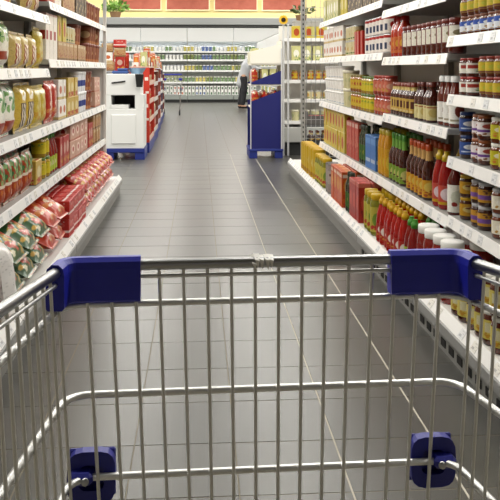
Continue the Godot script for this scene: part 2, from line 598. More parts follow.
func room() -> void:
	var grout := mat("grout", col("8a8373"), 0.9)
	var fl := struct("floor", mb().box(Vector3(0, -0.0512, -12), Vector3(14.4, 0.1, 32.4)), grout)
	var tones := []
	var speck := noise_tex(0.25, "9c9c9c", "ffffff", 512, 3)
	for k in 4:
		var m := mat("tile_%d" % k, [col("64625d"), col("605f5a"), col("686661"), col("62615d")][k], 0.3)
		m.metallic_specular = 0.62
		m.albedo_texture = speck
		m.uv1_triplanar = true
		m.uv1_world_triplanar = true
		m.uv1_scale = Vector3(2.2, 2.2, 2.2)
		tones.append(m)
	var xs := [-1.092, -0.792, -0.492, -0.192, 0.107, 0.407, 0.707, 1.007, 1.307]
	var gs := [0.0018, 0.0018, 0.0022, 0.0018, 0.0018, 0.0028, 0.0034, 0.0018, 0.0018]
	for c in 8:
		var x0: float = xs[c] + gs[c]
		var x1: float = xs[c + 1] - gs[c + 1]
		var me := mb().box(Vector3(0, -0.004, 0), Vector3(x1 - x0, 0.008, 0.296), 0.0005).mesh()
		for r in range(-4, 27):
			inst("floor_tile", me, tones[rng.randi() % 4], fl, Vector3((x0 + x1) / 2, rng.randf_range(-0.0003, 0.0003), -(2.55 + r * 0.3)))
	for k in [5, 6]:
		part("grout_line", mb().box(Vector3(xs[k], -0.002, -6.0), Vector3(gs[k] * 2.0 - 0.0006, 0.0026, 9.2)), mat("grout_pale", col("c6c0b2"), 0.9), fl)
	var far := mb()
	for r in range(0, 85):
		var z := -(2.55 + r * 0.3)
		for c in range(-23, 24):
			var x := 0.257 + c * 0.3
			if (x > -1.09 and x < 1.3 and r < 27) or r < 15 and absf(x) < 2.0 or r < 12:
				continue
			far.box(Vector3(x, -0.004, z), Vector3(0.2955, 0.008, 0.2958))
	part("far_tiles", far, tones[0], fl).set_meta("kind", "stuff")
	struct("ceiling", mb().box(Vector3(0, 4.55, -12), Vector3(14.4, 0.1, 32.4)), mat("ceiling_paint", col("9c9b97"), 0.8))
	var paint := mat("wall_grey", col("8f8b85"), 0.8)
	struct("wall_left", mb().box(Vector3(-7.1, 2.25, -12), Vector3(0.2, 4.5, 32)), paint)
	struct("wall_right", mb().box(Vector3(7.1, 2.25, -12), Vector3(0.2, 4.5, 32)), paint)
	struct("wall_front", mb().box(Vector3(0, 2.25, 3.9), Vector3(14.4, 4.5, 0.2)), paint)
	struct("wall_back", mb().box(Vector3(0, 2.25, -28.2), Vector3(14.4, 4.5, 0.2)), mat("wall_yellow", col("e8d898"), 0.8))

func gondolas() -> void:
	shelf_unit(1, 2.24, 3.50, [0.471, 0.734, 1.008, 1.265, 1.56], "white shelving unit of small sauce jars with close shelves", true)
	shelf_unit(1, 3.50, 4.76, [0.46, 0.855, 1.19, 1.47, 1.8], "white shelving unit holding ketchup and brown sauce bottles", true)
	shelf_unit(1, 4.76, 6.02, [0.46, 0.83, 1.22, 1.54, 1.86], "white shelving unit with cans, blue carton and yellow jars")
	shelf_unit(1, 6.02, 7.28, [0.46, 0.83, 1.22, 1.54, 1.86], "white shelving unit with stacked white tubs")
	var e := shelf_unit(1, 7.28, 8.54, [], "bare end shelving unit with wire grid side and perforated post")
	var steel := mat("zinc", col("b4b5b4"), 0.35, 0.8)
	var post := part("end_post", mb().box(Vector3(0.01, 1.0, -0.6), Vector3(0.045, 2.0, 0.045), 0.003), mat("post_grey", col("9d9c98"), 0.45), e)
	var sl := mb().box(Vector3.ZERO, Vector3(0.012, 0.022, 0.002)).mesh()
	for k in 38:
		inst("slot", sl, mat("slot_black", col("151515"), 0.8), post, Vector3(0.01, 0.1 + k * 0.05, -0.5768))
	for k in 9:
		part("grid_wire", mb().tube([Vector3(0.05 + k * 0.05, 0.17, -0.61), Vector3(0.05 + k * 0.05, 1.98, -0.61)], 0.003, 5), steel, e)
	for k in 19:
		part("grid_wire", mb().tube([Vector3(0.03, 0.18 + k * 0.1, -0.614), Vector3(0.46, 0.18 + k * 0.1, -0.614)], 0.003, 5), steel, e)
	shelf_unit(-1, 1.86, 3.22, [0.496, 0.802, 1.122, 1.418, 1.75], "white shelving unit with noodle bags beside the trolley")
	shelf_unit(-1, 3.22, 4.58, [0.496, 0.802, 1.122, 1.418, 1.75], "white shelving unit with pasta bags and frilled greens packets")
	shelf_unit(-1, 4.58, 5.94, [0.496, 0.802, 1.175, 1.505, 1.84], "white shelving unit with pink cartons on its low shelf")
	var p := shelf_unit(-1, 5.94, 7.30, [0.496, 0.802, 1.175, 1.505, 1.84], "white shelving unit with tan packs and white end frame")
	part("end_panel", mb().box(Vector3(-0.01, 1.0, -0.672), Vector3(0.03, 2.0, 0.02), 0.003), mat("shelf_white", Color.WHITE), p)
	part("end_panel", mb().box(Vector3(-0.22, 0.66, -0.675), Vector3(0.40, 1.32, 0.006)), mat("shelf_white", Color.WHITE), p)

func packages() -> void:
	# jars of the close-shelved unit
	k_jar("jar_blue", 0.036, 0.082, "6b3417", "8a5030", ink("e9ecf2", [["r", 0, 0.0, 1, 0.45, "3f66c4"], ["e", 0.5, 0.3, 0.3, 0.22, "f3f4f6"], ["b", 8, 0.1, 0.9, 0.6, 0.95, "c99a5b"]]))
	k_jar("jar_yellow", 0.036, 0.082, "70341a", "a23a26", ink("e8cf3c", [["e", 0.5, 0.45, 0.35, 0.28, "cfd04a"], ["r", 0, 0.8, 1, 0.2, "7a3f20"], ["b", 8, 0.2, 0.8, 0.3, 0.6, "d99a26"]]))
	k_jar("jar_redlid", 0.038, 0.08, "5c2414", "b5302a", ink("f0ece2", [["r", 0.1, 0.2, 0.8, 0.35, "b43a2e"], ["b", 6, 0.1, 0.9, 0.6, 0.9, "5f8a3a"]]))
	k_jar("jar_navy", 0.036, 0.1, "3a1c12", "2e4a86", ink("3c5fa8", [["e", 0.5, 0.4, 0.3, 0.2, "e7e9ee"], ["r", 0.1, 0.72, 0.8, 0.12, "c8d4ea"]]))
	k_jar("jar_purple", 0.037, 0.1, "5b2a18", "a8663e", ink("efe6e8", [["r", 0, 0.55, 1, 0.2, "7b4ba0"], ["e", 0.5, 0.3, 0.28, 0.18, "b8524a"], ["b", 8, 0.1, 0.9, 0.8, 1.0, "8a5a34"]]))
	k_jar("jar_lemon", 0.038, 0.1, "7c3d1c", "f2efe8", ink("d9d02e", [["e", 0.5, 0.35, 0.34, 0.2, "f0ead0"], ["b", 10, 0.1, 0.9, 0.55, 0.9, "d8842a"]]))
	k_jar("jar_amber", 0.035, 0.095, "4d2410", "d9b02a", ink("cf9f28", [["e", 0.5, 0.45, 0.32, 0.25, "e8d38a"], ["b", 8, 0.1, 0.9, 0.1, 0.4, "7a3c1c"]]))
	k_jar("jar_violet", 0.035, 0.095, "46200f", "b9b9bd", ink("d9a43a", [["r", 0, 0.45, 1, 0.35, "8a5fb0"], ["b", 8, 0.1, 0.9, 0.05, 0.4, "5a2a18"]]))
	k_jar("jar_silver", 0.037, 0.095, "7a3b1a", "c8c8cc", ink("efe9d6", [["e", 0.5, 0.5, 0.3, 0.3, "f7f3e8"], ["b", 8, 0.0, 1.0, 0.7, 1.0, "c79a44"]]))
	k_jar("jar_mustard", 0.04, 0.125, "5a2412", "e9e6de", ink("e8d874", [["r", 0.12, 0.15, 0.76, 0.5, "f3edc8"], ["b", 8, 0.1, 0.9, 0.7, 0.95, "cf9a2a"]]))
	# bottles
	k_jar("bottle_oval", 0.042, 0.165, "58160f", "7a2a1c", ink("6a1a12", [["r", 0.08, 0.04, 0.84, 0.92, "f4f0e2"], ["e", 0.5, 0.42, 0.26, 0.16, "9a8f6a"], ["e", 0.5, 0.7, 0.18, 0.1, "c0483a"]]), 0.3, 0.8)
	k_bottle("bottle_stout", "sauce_bottle", 0.042, 0.235, "c23a1c", "b8281c", ink("d8752c", [["e", 0.5, 0.4, 0.35, 0.3, "e8b23c"], ["b", 8, 0.1, 0.9, 0.6, 0.9, "a82018"]]), 0.66, 0.5)
	k_bottle("bottle_brown", "sauce_bottle", 0.032, 0.19, "4a1c0e", "8c3a20", ink("d8b45a", [["r", 0.15, 0.2, 0.7, 0.5, "5a2412"], ["b", 8, 0.1, 0.9, 0.7, 0.95, "e8d49a"]]), 0.62, 0.5, 0.14, 0.9 * 0.6, "d9c27a")
	k_bottle("bottle_cream", "sauce_bottle", 0.034, 0.2, "4b1a0d", "6a2414", ink("eadfa8", [["e", 0.5, 0.5, 0.3, 0.3, "d8c27a"], ["r", 0.1, 0.1, 0.8, 0.08, "a8582a"]]), 0.6, 0.45, 0.06, 0.42)
	k_bottle("bottle_whitecap", "sauce_bottle", 0.038, 0.235, "6c2415", "eeeeec", ink("f0eee8", [["e", 0.5, 0.4, 0.2, 0.3, "7a2a1a"], ["r", 0.1, 0.8, 0.8, 0.1, "b0a890"]]), 0.6, 0.62, 0.08, 0.48)
	k_bottle("bottle_green", "sauce_bottle", 0.036, 0.285, "42160c", "4f8f34", ink("86a83a", [["e", 0.5, 0.5, 0.35, 0.35, "d9d48a"], ["b", 6, 0.1, 0.9, 0.6, 0.9, "4f2a16"]]), 0.55, 0.4, 0.05, 0.36, "6fa23e")
	k_bottle("bottle_orange", "sauce_bottle", 0.037, 0.28, "44170c", "c4561c", ink("dca62c", [["e", 0.5, 0.4, 0.36, 0.3, "e9cf6a"], ["b", 6, 0.1, 0.9, 0.6, 0.9, "a8501e"]]), 0.55, 0.42, 0.05, 0.36, "c9a060")
	k_bottle("bottle_paper", "sauce_bottle", 0.036, 0.25, "5a150f", "7a1c14", ink("efeee6", [["e", 0.5, 0.45, 0.3, 0.25, "cfd4c4"], ["e", 0.35, 0.7, 0.12, 0.08, "9a2a24"]]), 0.62, 0.42, 0.06, 0.55)
	k_bottle("bottle_yellow", "sauce_bottle", 0.037, 0.29, "d0961a", "c7b42e", ink("dba822", [["e", 0.5, 0.55, 0.32, 0.3, "e4c64a"], ["b", 6, 0.1, 0.9, 0.7, 0.95, "8a8a2a"]]), 0.7, 0.6, 0.05, 0.6)
	k_bottle("bottle_olive", "sauce_bottle", 0.033, 0.27, "20381a", "1c2c14", ink("3f6a2a", [["e", 0.5, 0.5, 0.3, 0.3, "b8b04a"]]), 0.66, 0.45, 0.12, 0.5)
	k_squeeze("ketchup", 0.037, 0.255, "b8221a", "e6b81e", ink("c23a2c", [["e", 0.5, 0.4, 0.36, 0.3, "efe4dc"], ["b", 6, 0.1, 0.9, 0.65, 0.95, "e2b83a"]]))
	k_squeeze("ketchup_tall", 0.04, 0.27, "a81c1a", "e0c02a", ink("cf5a4a", [["e", 0.5, 0.45, 0.38, 0.34, "e2cdd4"], ["r", 0, 0.85, 1, 0.15, "d9b02a"]]))
	k_squeeze("relish", 0.038, 0.25, "8c1a14", "4f9a36", ink("b8c84a", [["e", 0.5, 0.5, 0.36, 0.3, "e6e2b8"]]))
	k_jar("jar_wide", 0.055, 0.255, "8f1c14", "f3f2ee", ink("a02a1c", [["e", 0.5, 0.5, 0.34, 0.36, "e4dfd0"], ["b", 6, 0.1, 0.9, 0.7, 0.95, "6a8a3a"]]), 0.12, 0.66)
	k_jar("jar_gold", 0.042, 0.125, "a86a1c", "8a7a2c", ink("d8b62c", [["e", 0.5, 0.45, 0.35, 0.26, "b8452e"], ["b", 6, 0.1, 0.9, 0.7, 0.95, "e6d25a"]]))
	k_jar("jar_lime", 0.042, 0.12, "b8962a", "5f7a2c", ink("e2cf2e", [["e", 0.5, 0.45, 0.3, 0.24, "d4c022"], ["b", 6, 0.1, 0.9, 0.1, 0.3, "7a9a34"]]))
	k_jar("jar_pink", 0.044, 0.125, "a84a34", "b8463a", ink("d87a62", [["e", 0.5, 0.45, 0.35, 0.26, "e8b09a"], ["b", 6, 0.1, 0.9, 0.65, 0.95, "cfa23a"]]))
	k_jar("jar_pickle", 0.046, 0.24, "8a8a2c", "d9b62e", ink("cfc456", [["e", 0.5, 0.5, 0.34, 0.3, "7a9a3a"], ["b", 6, 0.1, 0.9, 0.7, 0.95, "c23a2a"]]), 0.1, 0.7)
	k_can("can_red", "food_can", 0.05, 0.115, "b9b9ba", ink("efe9e2", [["r", 0.0, 0.0, 1, 0.16, "c2281e"], ["e", 0.6, 0.5, 0.26, 0.26, "cf2f22"], ["r", 0.1, 0.45, 0.16, 0.4, "3a4a6a"]]))
	k_can("can_cream", "food_can", 0.042, 0.11, "b9b9ba", ink("e9ddb0", [["e", 0.5, 0.5, 0.3, 0.26, "d9ae5a"], ["r", 0.1, 0.8, 0.8, 0.1, "5a7a3a"]]))
	k_can("tin_yellow", "food_can", 0.06, 0.26, "c9a227", ink("d9b52c", [["e", 0.5, 0.5, 0.32, 0.28, "efe2a0"], ["r", 0, 0.86, 1, 0.14, "b98a1c"]]), 0.3)
	k_can("tin_grey", "food_can", 0.05, 0.23, "8e8c8c", ink("9a8f8a", [["r", 0.1, 0.2, 0.8, 0.5, "b5a79e"], ["r", 0.2, 0.3, 0.6, 0.1, "6a4a44"]]), 0.6)
	k_tub("tub_white", 0.06, 0.105, "f2f2ef", ink("f1efe9", [["e", 0.5, 0.5, 0.25, 0.25, "d8a08a"], ["r", 0.1, 0.8, 0.8, 0.08, "b8c4cc"]]))
	k_tub("tub_cream", 0.055, 0.14, "e4dfc8", ink("e8e2b2", [["e", 0.5, 0.45, 0.3, 0.25, "c8cfa0"]]))
	# cartons
	k_carton("box_whitered", "food_carton", 0.13, 0.125, 0.09, ink("f0ece4", [["e", 0.5, 0.5, 0.26, 0.2, "d8784a"], ["r", 0, 0.86, 1, 0.14, "e2c98a"]]))
	k_carton("box_redpack", "food_carton", 0.085, 0.17, 0.06, ink("c8361f", [["r", 0.3, 0.0, 0.18, 1, "e2a494"], ["r", 0.62, 0.1, 0.14, 0.8, "a8281a"]]))
	k_carton("box_yellow", "food_carton", 0.11, 0.22, 0.07, ink("dccb1e", [["e", 0.5, 0.6, 0.3, 0.2, "f0e6a0"], ["r", 0.15, 0.12, 0.7, 0.12, "a89a1a"]]))
	k_carton("box_darkfood", "food_carton", 0.13, 0.2, 0.07, ink("4a3a2a", [["b", 12, 0.1, 0.9, 0.3, 0.9, "b8a27a"], ["r", 0.1, 0.08, 0.8, 0.16, "e2d9a8"]]))
	k_carton("box_paleyellow", "food_carton", 0.12, 0.19, 0.08, ink("e2dfa0", [["e", 0.5, 0.5, 0.3, 0.25, "f2f0e0"], ["b", 6, 0.1, 0.9, 0.7, 0.95, "7a9a5a"]]))
	k_carton("box_meal", "food_carton", 0.14, 0.16, 0.08, ink("e6cf58", [["e", 0.45, 0.5, 0.26, 0.3, "c45a2c"], ["r", 0.78, 0.0, 0.22, 1, "d9d48a"]]))
	k_carton("box_redtall", "food_carton", 0.1, 0.27, 0.07, ink("c24a34", [["b", 14, 0.1, 0.9, 0.2, 0.9, "d98a72"], ["b", 8, 0.1, 0.9, 0.3, 0.9, "a82a1e"], ["r", 0.1, 0.04, 0.8, 0.12, "e2c0b0"]]))
	k_carton("box_blue", "food_carton", 0.14, 0.22, 0.09, ink("4a84c8", [["r", 0.06, 0.08, 0.88, 0.18, "6fa2dc"], ["r", 0.1, 0.7, 0.8, 0.12, "c2d4ea"]]))
	k_carton("box_orange", "food_carton", 0.12, 0.25, 0.08, ink("d8662c", [["e", 0.5, 0.4, 0.34, 0.2, "e6a04a"], ["r", 0.1, 0.08, 0.8, 0.1, "f0d9c2"], ["b", 8, 0.1, 0.9, 0.65, 0.95, "c23a1e"]]))
	k_carton("box_redbox", "food_carton", 0.1, 0.25, 0.08, ink("b8342c", [["r", 0, 0.0, 1, 0.12, "d8786a"], ["e", 0.5, 0.5, 0.3, 0.2, "d9584a"], ["b", 5, 0.1, 0.9, 0.7, 0.95, "8a1c1a"]]))
	k_carton("box_pink", "food_carton", 0.19, 0.125, 0.1, ink("e2b6a2", [["e", 0.5, 0.45, 0.26, 0.26, "f0d9cc"], ["e", 0.5, 0.45, 0.14, 0.14, "c4463a"], ["r", 0, 0.9, 1, 0.1, "d08a72"]]))
	k_carton("box_tan", "food_carton", 0.15, 0.12, 0.09, ink("c9a070", [["b", 8, 0.1, 0.9, 0.3, 0.8, "a85a3a"], ["r", 0.1, 0.08, 0.8, 0.14, "e6d4b0"], ["r", 0, 0.86, 1, 0.14, "8a6a44"]]))
	k_carton("box_brick", "food_carton", 0.12, 0.19, 0.08, ink("b8352a", [["e", 0.5, 0.4, 0.3, 0.2, "e0b9a8"], ["b", 6, 0.1, 0.9, 0.65, 0.95, "d8a23c"]]))
	k_carton("box_goldred", "food_carton", 0.15, 0.13, 0.09, ink("d8b85a", [["e", 0.5, 0.5, 0.28, 0.26, "efe2b2"], ["b", 10, 0.05, 0.95, 0.7, 1.0, "b8402c"]]))
	k_carton("box_redgift", "food_carton", 0.16, 0.105, 0.12, ink("cf3a34", [["r", 0.0, 0.62, 1, 0.14, "f0dcd8"], ["e", 0.5, 0.32, 0.3, 0.18, "e86a62"], ["b", 6, 0.1, 0.9, 0.1, 0.5, "e6a8a0"]]))
	k_carton("box_whitetall", "food_carton", 0.11, 0.27, 0.06, ink("eee6dc", [["r", 0.1, 0.38, 0.5, 0.2, "b8302a"], ["r", 0, 0.0, 1, 0.06, "d8a8a0"]]))
	k_tub("tub_bluelabel", 0.05, 0.15, "e9e9ea", ink("e6e6ea", [["r", 0, 0.35, 1, 0.35, "3f4f9a"], ["e", 0.5, 0.5, 0.2, 0.14, "c8cbe0"]]))
	k_tub("tub_brown", 0.055, 0.15, "7a3a2a", ink("9a5a3c", [["e", 0.5, 0.4, 0.3, 0.22, "d9b48a"], ["r", 0, 0.8, 1, 0.2, "c98a5a"]]))
	# bags
	k_bag("bag_greens", "pasta_bag", 0.19, 0.22, 0.08, ink("e9e4d4", [["b", 22, 0.05, 0.95, 0.02, 0.4, "3f7a34"], ["b", 10, 0.1, 0.9, 0.05, 0.4, "a8c47a"], ["r", 0.1, 0.66, 0.55, 0.2, "a8401f"], ["b", 8, 0.6, 1.0, 0.5, 0.95, "d9c27a"]]))
	k_bag("bag_stripes", "pasta_bag", 0.17, 0.18, 0.07, ink("dcc27a", [["s", 5, 0.2, 0.85, 0.3, 0.95, "a8553a"], ["s", 5, 0.26, 0.91, 0.3, 0.95, "f0e4d0"], ["b", 8, 0.1, 0.9, 0.0, 0.25, "efe2b8"]]))
	k_bag("bag_yellow", "pasta_bag", 0.16, 0.23, 0.07, ink("dcc458", [["b", 16, 0.1, 0.9, 0.2, 0.9, "e6d98a"], ["b", 6, 0.1, 0.9, 0.6, 0.9, "d8a83a"], ["r", 0.15, 0.08, 0.7, 0.12, "efe6b8"]]))
	k_bag("bag_herb", "noodle_bag", 0.2, 0.26, 0.09, ink("f0ece0", [["b", 26, 0.05, 0.95, 0.02, 0.5, "3c8040"], ["b", 10, 0.1, 0.9, 0.1, 0.5, "86b86a"], ["r", 0.0, 0.72, 1, 0.28, "a83a22"], ["b", 8, 0.1, 0.9, 0.75, 1.0, "d8702c"]]))
	k_bag("bag_darkstripe", "noodle_bag", 0.18, 0.25, 0.08, ink("e4c55a", [["r", 0.2, 0.4, 0.6, 0.6, "3a2418"], ["s", 4, 0.24, 0.8, 0.42, 0.98, "efe2cc"], ["b", 8, 0.2, 0.8, 0.05, 0.3, "f4efe2"]]))
	k_bag("bag_leafred", "soup_packet", 0.11, 0.21, 0.05, ink("b8502c", [["b", 24, 0.0, 1.0, 0.0, 0.45, "3a7a38"], ["b", 10, 0.05, 0.95, 0.05, 0.45, "a6c884"], ["r", 0.0, 0.5, 1, 0.08, "e6d8c4"], ["b", 8, 0.1, 0.9, 0.65, 1.0, "d8792c"]]))
	k_bag("bag_white", "flour_bag", 0.2, 0.3, 0.12, ink("f2efec", [["r", 0.35, 0.42, 0.1, 0.1, "b82a2a"], ["r", 0.3, 0.45, 0.2, 0.03, "b82a2a"], ["r", 0.0, 0.78, 1, 0.22, "c22a22"], ["r", 0.1, 0.82, 0.25, 0.18, "e6b83a"]]))
	k_bag("bag_veg", "vegetable_bag", 0.22, 0.28, 0.09, ink("2f5a2e", [["b", 16, 0.05, 0.95, 0.3, 0.95, "d8a83a"], ["b", 14, 0.05, 0.95, 0.2, 0.9, "e6e0c8"], ["b", 10, 0.05, 0.95, 0.4, 0.95, "c8452a"], ["b", 10, 0.0, 1.0, 0.0, 0.3, "1c3a20"]]))
	k_bag("bag_orange", "snack_bag", 0.2, 0.26, 0.08, ink("c8441f", [["b", 12, 0.1, 0.9, 0.3, 0.9, "e2832c"], ["r", 0.1, 0.1, 0.8, 0.2, "d82a22"], ["b", 8, 0.1, 0.9, 0.5, 0.95, "efd9b8"]]))
	k_bag("bag_redgold", "snack_bag", 0.17, 0.2, 0.08, ink("c2381f", [["b", 12, 0.05, 0.95, 0.4, 0.95, "d9a444"], ["e", 0.5, 0.35, 0.3, 0.16, "d82e22"], ["b", 8, 0.05, 0.95, 0.0, 0.25, "e6cf9a"]]))
	k_bag("bag_red", "noodle_bag", 0.15, 0.25, 0.06, ink("c23a24", [["r", 0.35, 0.1, 0.2, 0.8, "efd9cc"], ["b", 8, 0.1, 0.9, 0.6, 0.95, "d98a4a"]]))
	# chilled goods of the far cases
	for c in [["dairy_white", "f0efe9", "c8ccd2"], ["dairy_green", "86a274", "e8eadc"], ["dairy_yellow", "e0d27a", "f2efdf"], ["dairy_blue", "7286ba", "e9ebf2"], ["dairy_olive", "8c9a5a", "d9d9b4"]]:
		k_tub(c[0], 0.055, 0.17, c[2], ink(c[1], [["e", 0.5, 0.5, 0.25, 0.25, c[2]]], 16, 16))
	k_carton("milk", "milk_carton", 0.09, 0.17, 0.09, ink("f4f3ee", [["r", 0.25, 0.3, 0.5, 0.45, "3f6a44"]], 16, 16))
	k_carton("milk_red", "milk_carton", 0.09, 0.17, 0.09, ink("f4f3ee", [["r", 0.25, 0.3, 0.5, 0.45, "c0603a"]], 16, 16))
	k_carton("milk_blue", "milk_carton", 0.09, 0.17, 0.09, ink("f4f3ee", [["r", 0.25, 0.3, 0.5, 0.45, "3a5a96"]], 16, 16))

func stock_sauce() -> void:
	var g := "small jars on close shelves"
	# close-shelved unit, 2.24 to 3.50
	run("jar_blue", 1, 1.265, 2.5, 3.45, "brown jar with blue and white label", "shelf end", g, {"tiers": 1})
	run("jar_yellow", 1, 1.265 + 0.0825, 2.5, 3.45, "brown jar with yellow label stacked above", "shelf end", g)
	run("jar_yellow", 1, 1.008, 2.5, 3.27, "yellow-labelled brown jar", "shelf middle", g, {"tiers": 2})
	run("jar_redlid", 1, 1.008, 3.29, 3.47, "red-lidded jar with white label", "yellow-labelled jars", g, {"tiers": 2})
	run("jar_lemon", 1, 0.734, 2.5, 3.13, "jar with lemon yellow label", "shelf middle", g, {"tiers": 2})
	run("jar_purple", 1, 0.734, 3.14, 3.36, "jar with purple band", "lemon-labelled jars", g, {"tiers": 2})
	run("jar_navy", 1, 0.734, 3.38, 3.48, "dark blue labelled jar", "purple-banded jars", g, {"tiers": 2})
	run("jar_silver", 1, 0.471, 2.5, 3.13, "silver-lidded jar with cream label", "shelf middle", g, {"tiers": 2})
	run("jar_violet", 1, 0.471, 3.14, 3.36, "brown jar with violet label", "cream-labelled jars", g, {"tiers": 2})
	run("jar_amber", 1, 0.471, 3.37, 3.49, "yellow-lidded brown jar with amber label", "violet-labelled jars", g, {"tiers": 2})
	run("jar_mustard", 1, BASE_Y, 2.3, 3.2, "dark jar with pale yellow label", "base deck end", g, {"tiers": 2, "base": true})
	# bottle unit, 3.50 to 4.76
	g = "bottles of the ketchup unit"
	run("bottle_oval", 1, 1.19, 3.53, 4.44, "dark red jar with white oval label", "jar shelving", g)
	run("bottle_stout", 1, 1.19, 4.45, 4.74, "stout orange-red sauce bottle", "oval-labelled jars", g)
	run("bottle_whitecap", 1, 0.855, 3.53, 3.86, "white-capped brown sauce bottle", "jar shelving", g, {"gap": 0.01})
	run("bottle_cream", 1, 0.855, 3.88, 4.22, "slim brown bottle with cream label", "white-capped bottles", g, {"rows": 2})
	run("bottle_brown", 1, 0.855, 4.23, 4.72, "slim brown bottle with gold label", "cream-labelled bottles", g, {"rows": 2})
	run("bottle_paper", 1, 0.46, 3.53, 3.66, "dark red bottle with big white label", "jar shelving", g)
	run("ketchup_tall", 1, 0.46, 3.68, 3.93, "tall red ketchup bottle with yellow cap", "white-labelled bottles", g, {"rows": 2})
	run("bottle_orange", 1, 0.46, 3.95, 4.42, "dark sauce bottle with orange cap", "tall ketchup bottles", g, {"rows": 2})
	run("bottle_green", 1, 0.46, 4.43, 4.74, "dark sauce bottle with green neck", "orange-capped bottles", g, {"rows": 2})
	run("jar_wide", 1, BASE_Y, 3.22, 3.72, "wide red jar with white lid", "base deck divider", g, {"base": true, "rows": 2})
	run("relish", 1, BASE_Y, 3.74, 3.92, "red relish bottle with green cap", "white-lidded jars", g, {"base": true, "rows": 2})
	run("ketchup", 1, BASE_Y, 3.94, 4.56, "red ketchup bottle with yellow cap", "green-capped bottles", g, {"base": true, "rows": 3})
	run("jar_pickle", 1, BASE_Y, 4.58, 4.96, "tall green pickle jar with yellow lid", "ketchup bottles", g, {"base": true, "rows": 2})
	# can unit, 4.76 to 6.02
	g = "cans and cartons beyond the ketchup unit"
	run("can_red", 1, 1.22, 4.8, 5.46, "red and white food can", "orange-red bottles", g, {"tiers": 2})
	run("box_redpack", 1, 1.22, 5.5, 5.78, "slim red striped carton", "red cans", g)
	run("can_cream", 1, 1.22, 5.8, 6.22, "cream food can", "red striped cartons", g, {"tiers": 2})
	run("box_darkfood", 1, 1.54, 4.8, 6.05, "dark carton with food picture", "top shelf end", g)
	run("jar_pink", 1, 0.83, 4.79, 5.2, "pink-red labelled jar", "gold-labelled bottles", g, {"tiers": 2})
	run("jar_lime", 1, 0.83, 5.22, 5.58, "bright yellow labelled jar", "pink-red jars", g, {"tiers": 2})
	run("jar_gold", 1, 0.83, 5.6, 6.0, "gold jar with red oval", "bright yellow jars", g, {"tiers": 2})
	run("bottle_yellow", 1, 0.46, 4.79, 5.06, "tall yellow bottle", "green-necked bottles", g, {"rows": 2})
	run("box_blue", 1, 0.46, 5.08, 5.38, "blue food carton", "tall yellow bottles", g)
	run("bottle_olive", 1, 0.46, 5.42, 5.64, "dark green bottle", "blue cartons", g, {"rows": 2})
	run("box_redtall", 1, 0.46, 5.66, 6.14, "tall red speckled carton", "dark green bottles", g)
	run("box_redbox", 1, BASE_Y, 4.98, 5.3, "red upright carton on base deck", "pickle jars", g, {"base": true, "rows": 2})
	run("bottle_olive", 1, BASE_Y, 5.32, 5.5, "dark green bottle on base deck", "red cartons", g, {"base": true})
	run("box_orange", 1, BASE_Y, 5.54, 6.1, "orange upright carton", "base deck green bottles", g, {"base": true, "rows": 2})
	# tub unit, 6.02 to 7.28
	g = "white tubs and pale cartons"
	run("box_yellow", 1, 1.54, 6.08, 6.4, "bright yellow carton", "dark food cartons", g)
	run("box_paleyellow", 1, 1.54, 6.44, 7.2, "pale yellow carton", "bright yellow cartons", g)
	run("box_whitered", 1, 1.22, 6.26, 7.22, "white carton with orange spot", "cream cans", g, {"tiers": 2})
	run("tub_cream", 1, 0.83, 6.06, 6.3, "cream tub", "gold jars", g, {"tiers": 2})
	run("tub_white", 1, 0.83, 6.32, 7.25, "white tub", "cream tubs", g, {"tiers": 3})
	run("box_meal", 1, 0.46, 6.18, 7.25, "yellow ready-meal carton", "red speckled cartons", g, {"tiers": 2})
	run("tin_grey", 1, BASE_Y, 6.14, 6.4, "grey tin", "orange cartons", g, {"base": true})
	run("jar_pickle", 1, BASE_Y, 6.44, 6.95, "green jar with yellow lid", "grey tins", g, {"base": true})
	run("tin_yellow", 1, BASE_Y, 6.98, 7.9, "tall yellow tin", "green jars", g, {"base": true})

